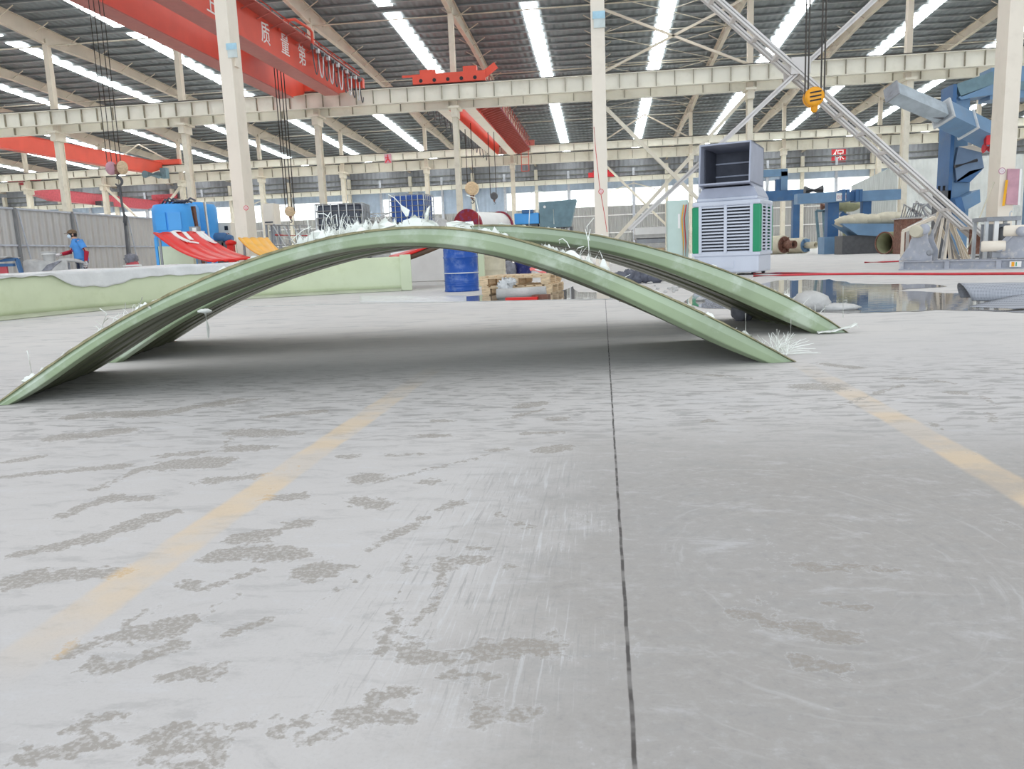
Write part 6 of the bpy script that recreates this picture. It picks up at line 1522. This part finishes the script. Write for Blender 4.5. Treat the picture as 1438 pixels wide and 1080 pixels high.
p = at(1412, 318, Yw + .1); MB().lathe(V(p[0], Yw + .15, .3), [(.1, 0), (.12, .4), (.05, .45)], 16).build('motor', M['dkgrey'], wk)
# ------------------------------------------------------------------ the worker
def person():
    Yp = 19.3; s = 1.0
    base = at(116, 385, Yp); X0 = base[0]
    root = thing('person', 'worker in a blue shirt, cap and face mask, reaching over the wrapped workbench', 'person', (X0, Yp, 0))
    def P(x, y, z): return V(X0 + x, Yp + y, z)
    # joints: facing the camera's left (-x), slightly bent forward
    J = {'pel': P(.02, 0, .90), 'spine': P(.00, 0, 1.08), 'chest': P(-.03, 0, 1.27), 'neck': P(-.07, 0, 1.42), 'head': P(-.12, 0, 1.50), 'crown': P(-.13, 0, 1.63),
         'hipL': P(.0, -.09, .86), 'kneeL': P(-.05, -.10, .46), 'ankL': P(.03, -.11, .09), 'toeL': P(-.14, -.12, .04),
         'hipR': P(.04, .09, .86), 'kneeR': P(.02, .10, .46), 'ankR': P(.16, .11, .09), 'toeR': P(.0, .12, .04),
         'shN': P(.02, -.18, 1.35), 'elN': P(.14, -.24, 1.08), 'wrN': P(.10, -.26, .84), 'hdN': P(.08, -.27, .76),
         'shF': P(-.06, .17, 1.35), 'elF': P(-.20, .20, 1.10), 'wrF': P(-.44, .10, 1.04), 'hdF': P(-.53, .08, 1.02)}
    names = list(J); R = dict(pel=(.15, .12), spine=(.135, .105), chest=(.15, .12), neck=(.055, .055), head=(.085, .085), crown=(.07, .07), hipL=(.095, .095), kneeL=(.062, .062), ankL=(.042, .042), toeL=(.035, .03),
        hipR=(.095, .095), kneeR=(.062, .062), ankR=(.042, .042), toeR=(.035, .03), shN=(.062, .062), elN=(.045, .045), wrN=(.032, .03), hdN=(.038, .022), shF=(.062, .062), elF=(.045, .045), wrF=(.032, .03), hdF=(.038, .022))
    E_ = [('pel', 'spine'), ('spine', 'chest'), ('chest', 'neck'), ('neck', 'head'), ('head', 'crown'), ('pel', 'hipL'), ('hipL', 'kneeL'), ('kneeL', 'ankL'), ('ankL', 'toeL'), ('pel', 'hipR'), ('hipR', 'kneeR'), ('kneeR', 'ankR'), ('ankR', 'toeR'),
          ('chest', 'shN'), ('shN', 'elN'), ('elN', 'wrN'), ('wrN', 'hdN'), ('chest', 'shF'), ('shF', 'elF'), ('elF', 'wrF'), ('wrF', 'hdF')]
    pts = [J[k] for k in names]; edges = [(names.index(a), names.index(b)) for a, b in E_]; rad = [R[k] for k in names]
    # five fingers on each hand
    for hd, wr, fwd, side in (('hdN', 'wrN', V(-.02, 0, -1), V(1, 0, 0)), ('hdF', 'wrF', V(-1, 0, -.25), V(0, 1, 0))):
        for k, (o, l) in enumerate(((-.030, .055), (-.010, .068), (.010, .072), (.028, .06))):
            a_ = J[hd] + unit(fwd) * .012 + side * o; i0 = len(pts)
            pts += [a_, a_ + unit(fwd) * l * .55, a_ + unit(fwd + V(-.1, 0, -.35)) * l]; rad += [(.010, .010), (.009, .009), (.007, .007)]
            edges += [(names.index(hd), i0), (i0, i0 + 1), (i0 + 1, i0 + 2)]
        i0 = len(pts); a_ = J[wr] * .5 + J[hd] * .5 - side * .035
        pts += [a_, a_ - side * .018 + unit(fwd) * .045]; rad += [(.011, .011), (.008, .008)]; edges += [(names.index(hd), i0), (i0, i0 + 1)]
    me = bpy.data.meshes.new('body'); me.from_pydata([tuple(p - V(X0, Yp, 0)) for p in pts], edges, []); o = bpy.data.objects.new('body', me); C.objects.link(o); o.parent = root
    sk = o.modifiers.new('skin', 'SKIN'); o.modifiers.new('sub', 'SUBSURF').levels = 1; o.modifiers['sub'].render_levels = 1
    for i, r in enumerate(rad): me.skin_vertices[0].data[i].radius = r
    me.skin_vertices[0].data[0].use_root = True
    M['skin'] = mat('skin', srgb(206, 160, 134), .6); me.materials.append(M['skin'])
    M['shirt'] = mat('blue_shirt', srgb(84, 150, 218), .8, var=.08, scale=6); M['sleeve'] = mat('red_sleeve', srgb(182, 34, 56), .8); M['jeans'] = mat('dark_jeans', srgb(46, 54, 74), .85, var=.2, scale=9); M['glove'] = mat('white_glove', srgb(232, 226, 224), .8)
    M['cap'] = mat('patterned_cap', srgb(120, 98, 76), .85, var=.3, scale=30, dirt=srgb(60, 46, 36)); M['hair'] = mat('dark_hair', srgb(40, 32, 30), .7); M['shoe'] = mat('dark_shoe', srgb(50, 48, 50), .7); M['mask'] = mat('pale_blue_mask', srgb(214, 228, 236), .7); M['print'] = mat('red_shirt_print', srgb(170, 60, 110), .8)
    def ell(c, rx, ry, n=20): return [c + V(rx * math.cos(2 * math.pi * k / n), ry * math.sin(2 * math.pi * k / n), 0) for k in range(n)]
    MB().loft([ell(P(.02, 0, .86), .165, .185), ell(P(.02, 0, .93), .17, .19), ell(P(.0, 0, 1.08), .15, .175), ell(P(-.02, 0, 1.22), .16, .195), ell(P(-.03, 0, 1.33), .145, .205), ell(P(-.05, 0, 1.40), .10, .13), ell(P(-.065, 0, 1.43), .07, .075)]).build('shirt', M['shirt'], root)
    for k, (a, b) in (('N', ('shN', 'elN')), ('F', ('shF', 'elF'))):
        q = J[a] + (J[b] - J[a]) * .62; MB().tube([J[a] + V(-.03, .05 if k == 'N' else -.05, .0), J[a], q], [.085, .09, .078], 14).build('shirt_sleeve', M['shirt'], root)
        w = 'wr' + k; MB().tube([J[a] + (J[b] - J[a]) * .5, J[b], J[w] + (J[b] - J[w]) * .08], [.062, .058, .044], 12).build('arm_sleeve', M['sleeve'], root)
        h = J['hd' + k]; d = unit(h - J[w]); 
        gl_ = MB().tube([J[w] - d * .03, J[w] + d * .03, h, h + d * .02], [.042, .046, .046, .03], 12).build('glove', M['glove'], root)
        sd = V(1, 0, 0) if k == 'N' else V(0, 1, 0)
        for o_, l in ((-.030, .06), (-.010, .074), (.010, .078), (.030, .065)): MB().tube([h + sd * o_, h + sd * o_ + d * l * .6, h + sd * o_ + unit(d + V(-.1, 0, -.35)) * l], [.0145, .013, .010], 8).build('glove_finger', M['glove'], gl_)
        MB().tube([J[w] + d * .02 - sd * .03, h - sd * .055 + d * .02], [.015, .012], 8).build('glove_thumb', M['glove'], gl_)
    for k in 'LR':
        MB().tube([J['hip' + k] + V(0, 0, .05), J['hip' + k] - V(0, 0, .1), J['knee' + k], J['ank' + k] - V(0, 0, .02)], [.112, .108, .082, .072], 16).build('trouser_leg', M['jeans'], root)
        a_, t_ = J['ank' + k], J['toe' + k]; MB().tube([a_ + V(.05, 0, -.04), a_ + V(0, 0, -.045), t_ + V(0, 0, .01), t_ + V(-.05, 0, 0)], [.045, .05, .042, .025], 12).build('shoe', M['shoe'], root)
    MB().loft([ell(P(.02, 0, .80), .15, .18), ell(P(.02, 0, .90), .158, .178)]).build('trouser_seat', M['jeans'], root)
    hc = P(-.13, 0, 1.535)
    MB().ball(hc + V(.02, 0, .005), (.098, .085, .105), 18, 12).build('hair', M['hair'], root)
    cp = MB(); cp.loft([ell(hc + V(.01, 0, .035), .112, .098), ell(hc + V(.012, 0, .075), .110, .096), ell(hc + V(.015, 0, .11), .085, .075), ell(hc + V(.015, 0, .128), .04, .036)]); cp.prism([hc + V(-.09, -.075, .035), hc + V(-.175, -.05, .02), hc + V(-.175, .05, .02), hc + V(-.09, .075, .035)], V(0, 0, .012)); cp.build('cap', M['cap'], root)
    MB().ball(hc + V(-.055, 0, -.035), (.062, .066, .058), 14, 10).build('face_mask', M['mask'], root)
    MB().tube([hc + V(-.05, -.07, -.02), hc + V(.02, -.09, .0)], .005, 6).build('mask_strap', M['white'], root)
    MB().ball(hc + V(.015, -.086, -.005), (.018, .012, .03), 10, 8).build('ear', M['skin'], root)
    for sy in (-1, 1): MB().ball(hc + V(-.088, sy * .032, .012), (.010, .012, .008), 10, 8).build('eye', M['black'], root)
    MB().ball(hc + V(-.10, 0, -.005), (.018, .012, .02), 10, 8).build('nose', M['skin'], root)
    root.rotation_euler = (0, 0, math.radians(38))
    MB().box(P(-.172, -.02, 1.12), (.02, .15, .04), .0).build('shirt_print', M['print'], root)
person()
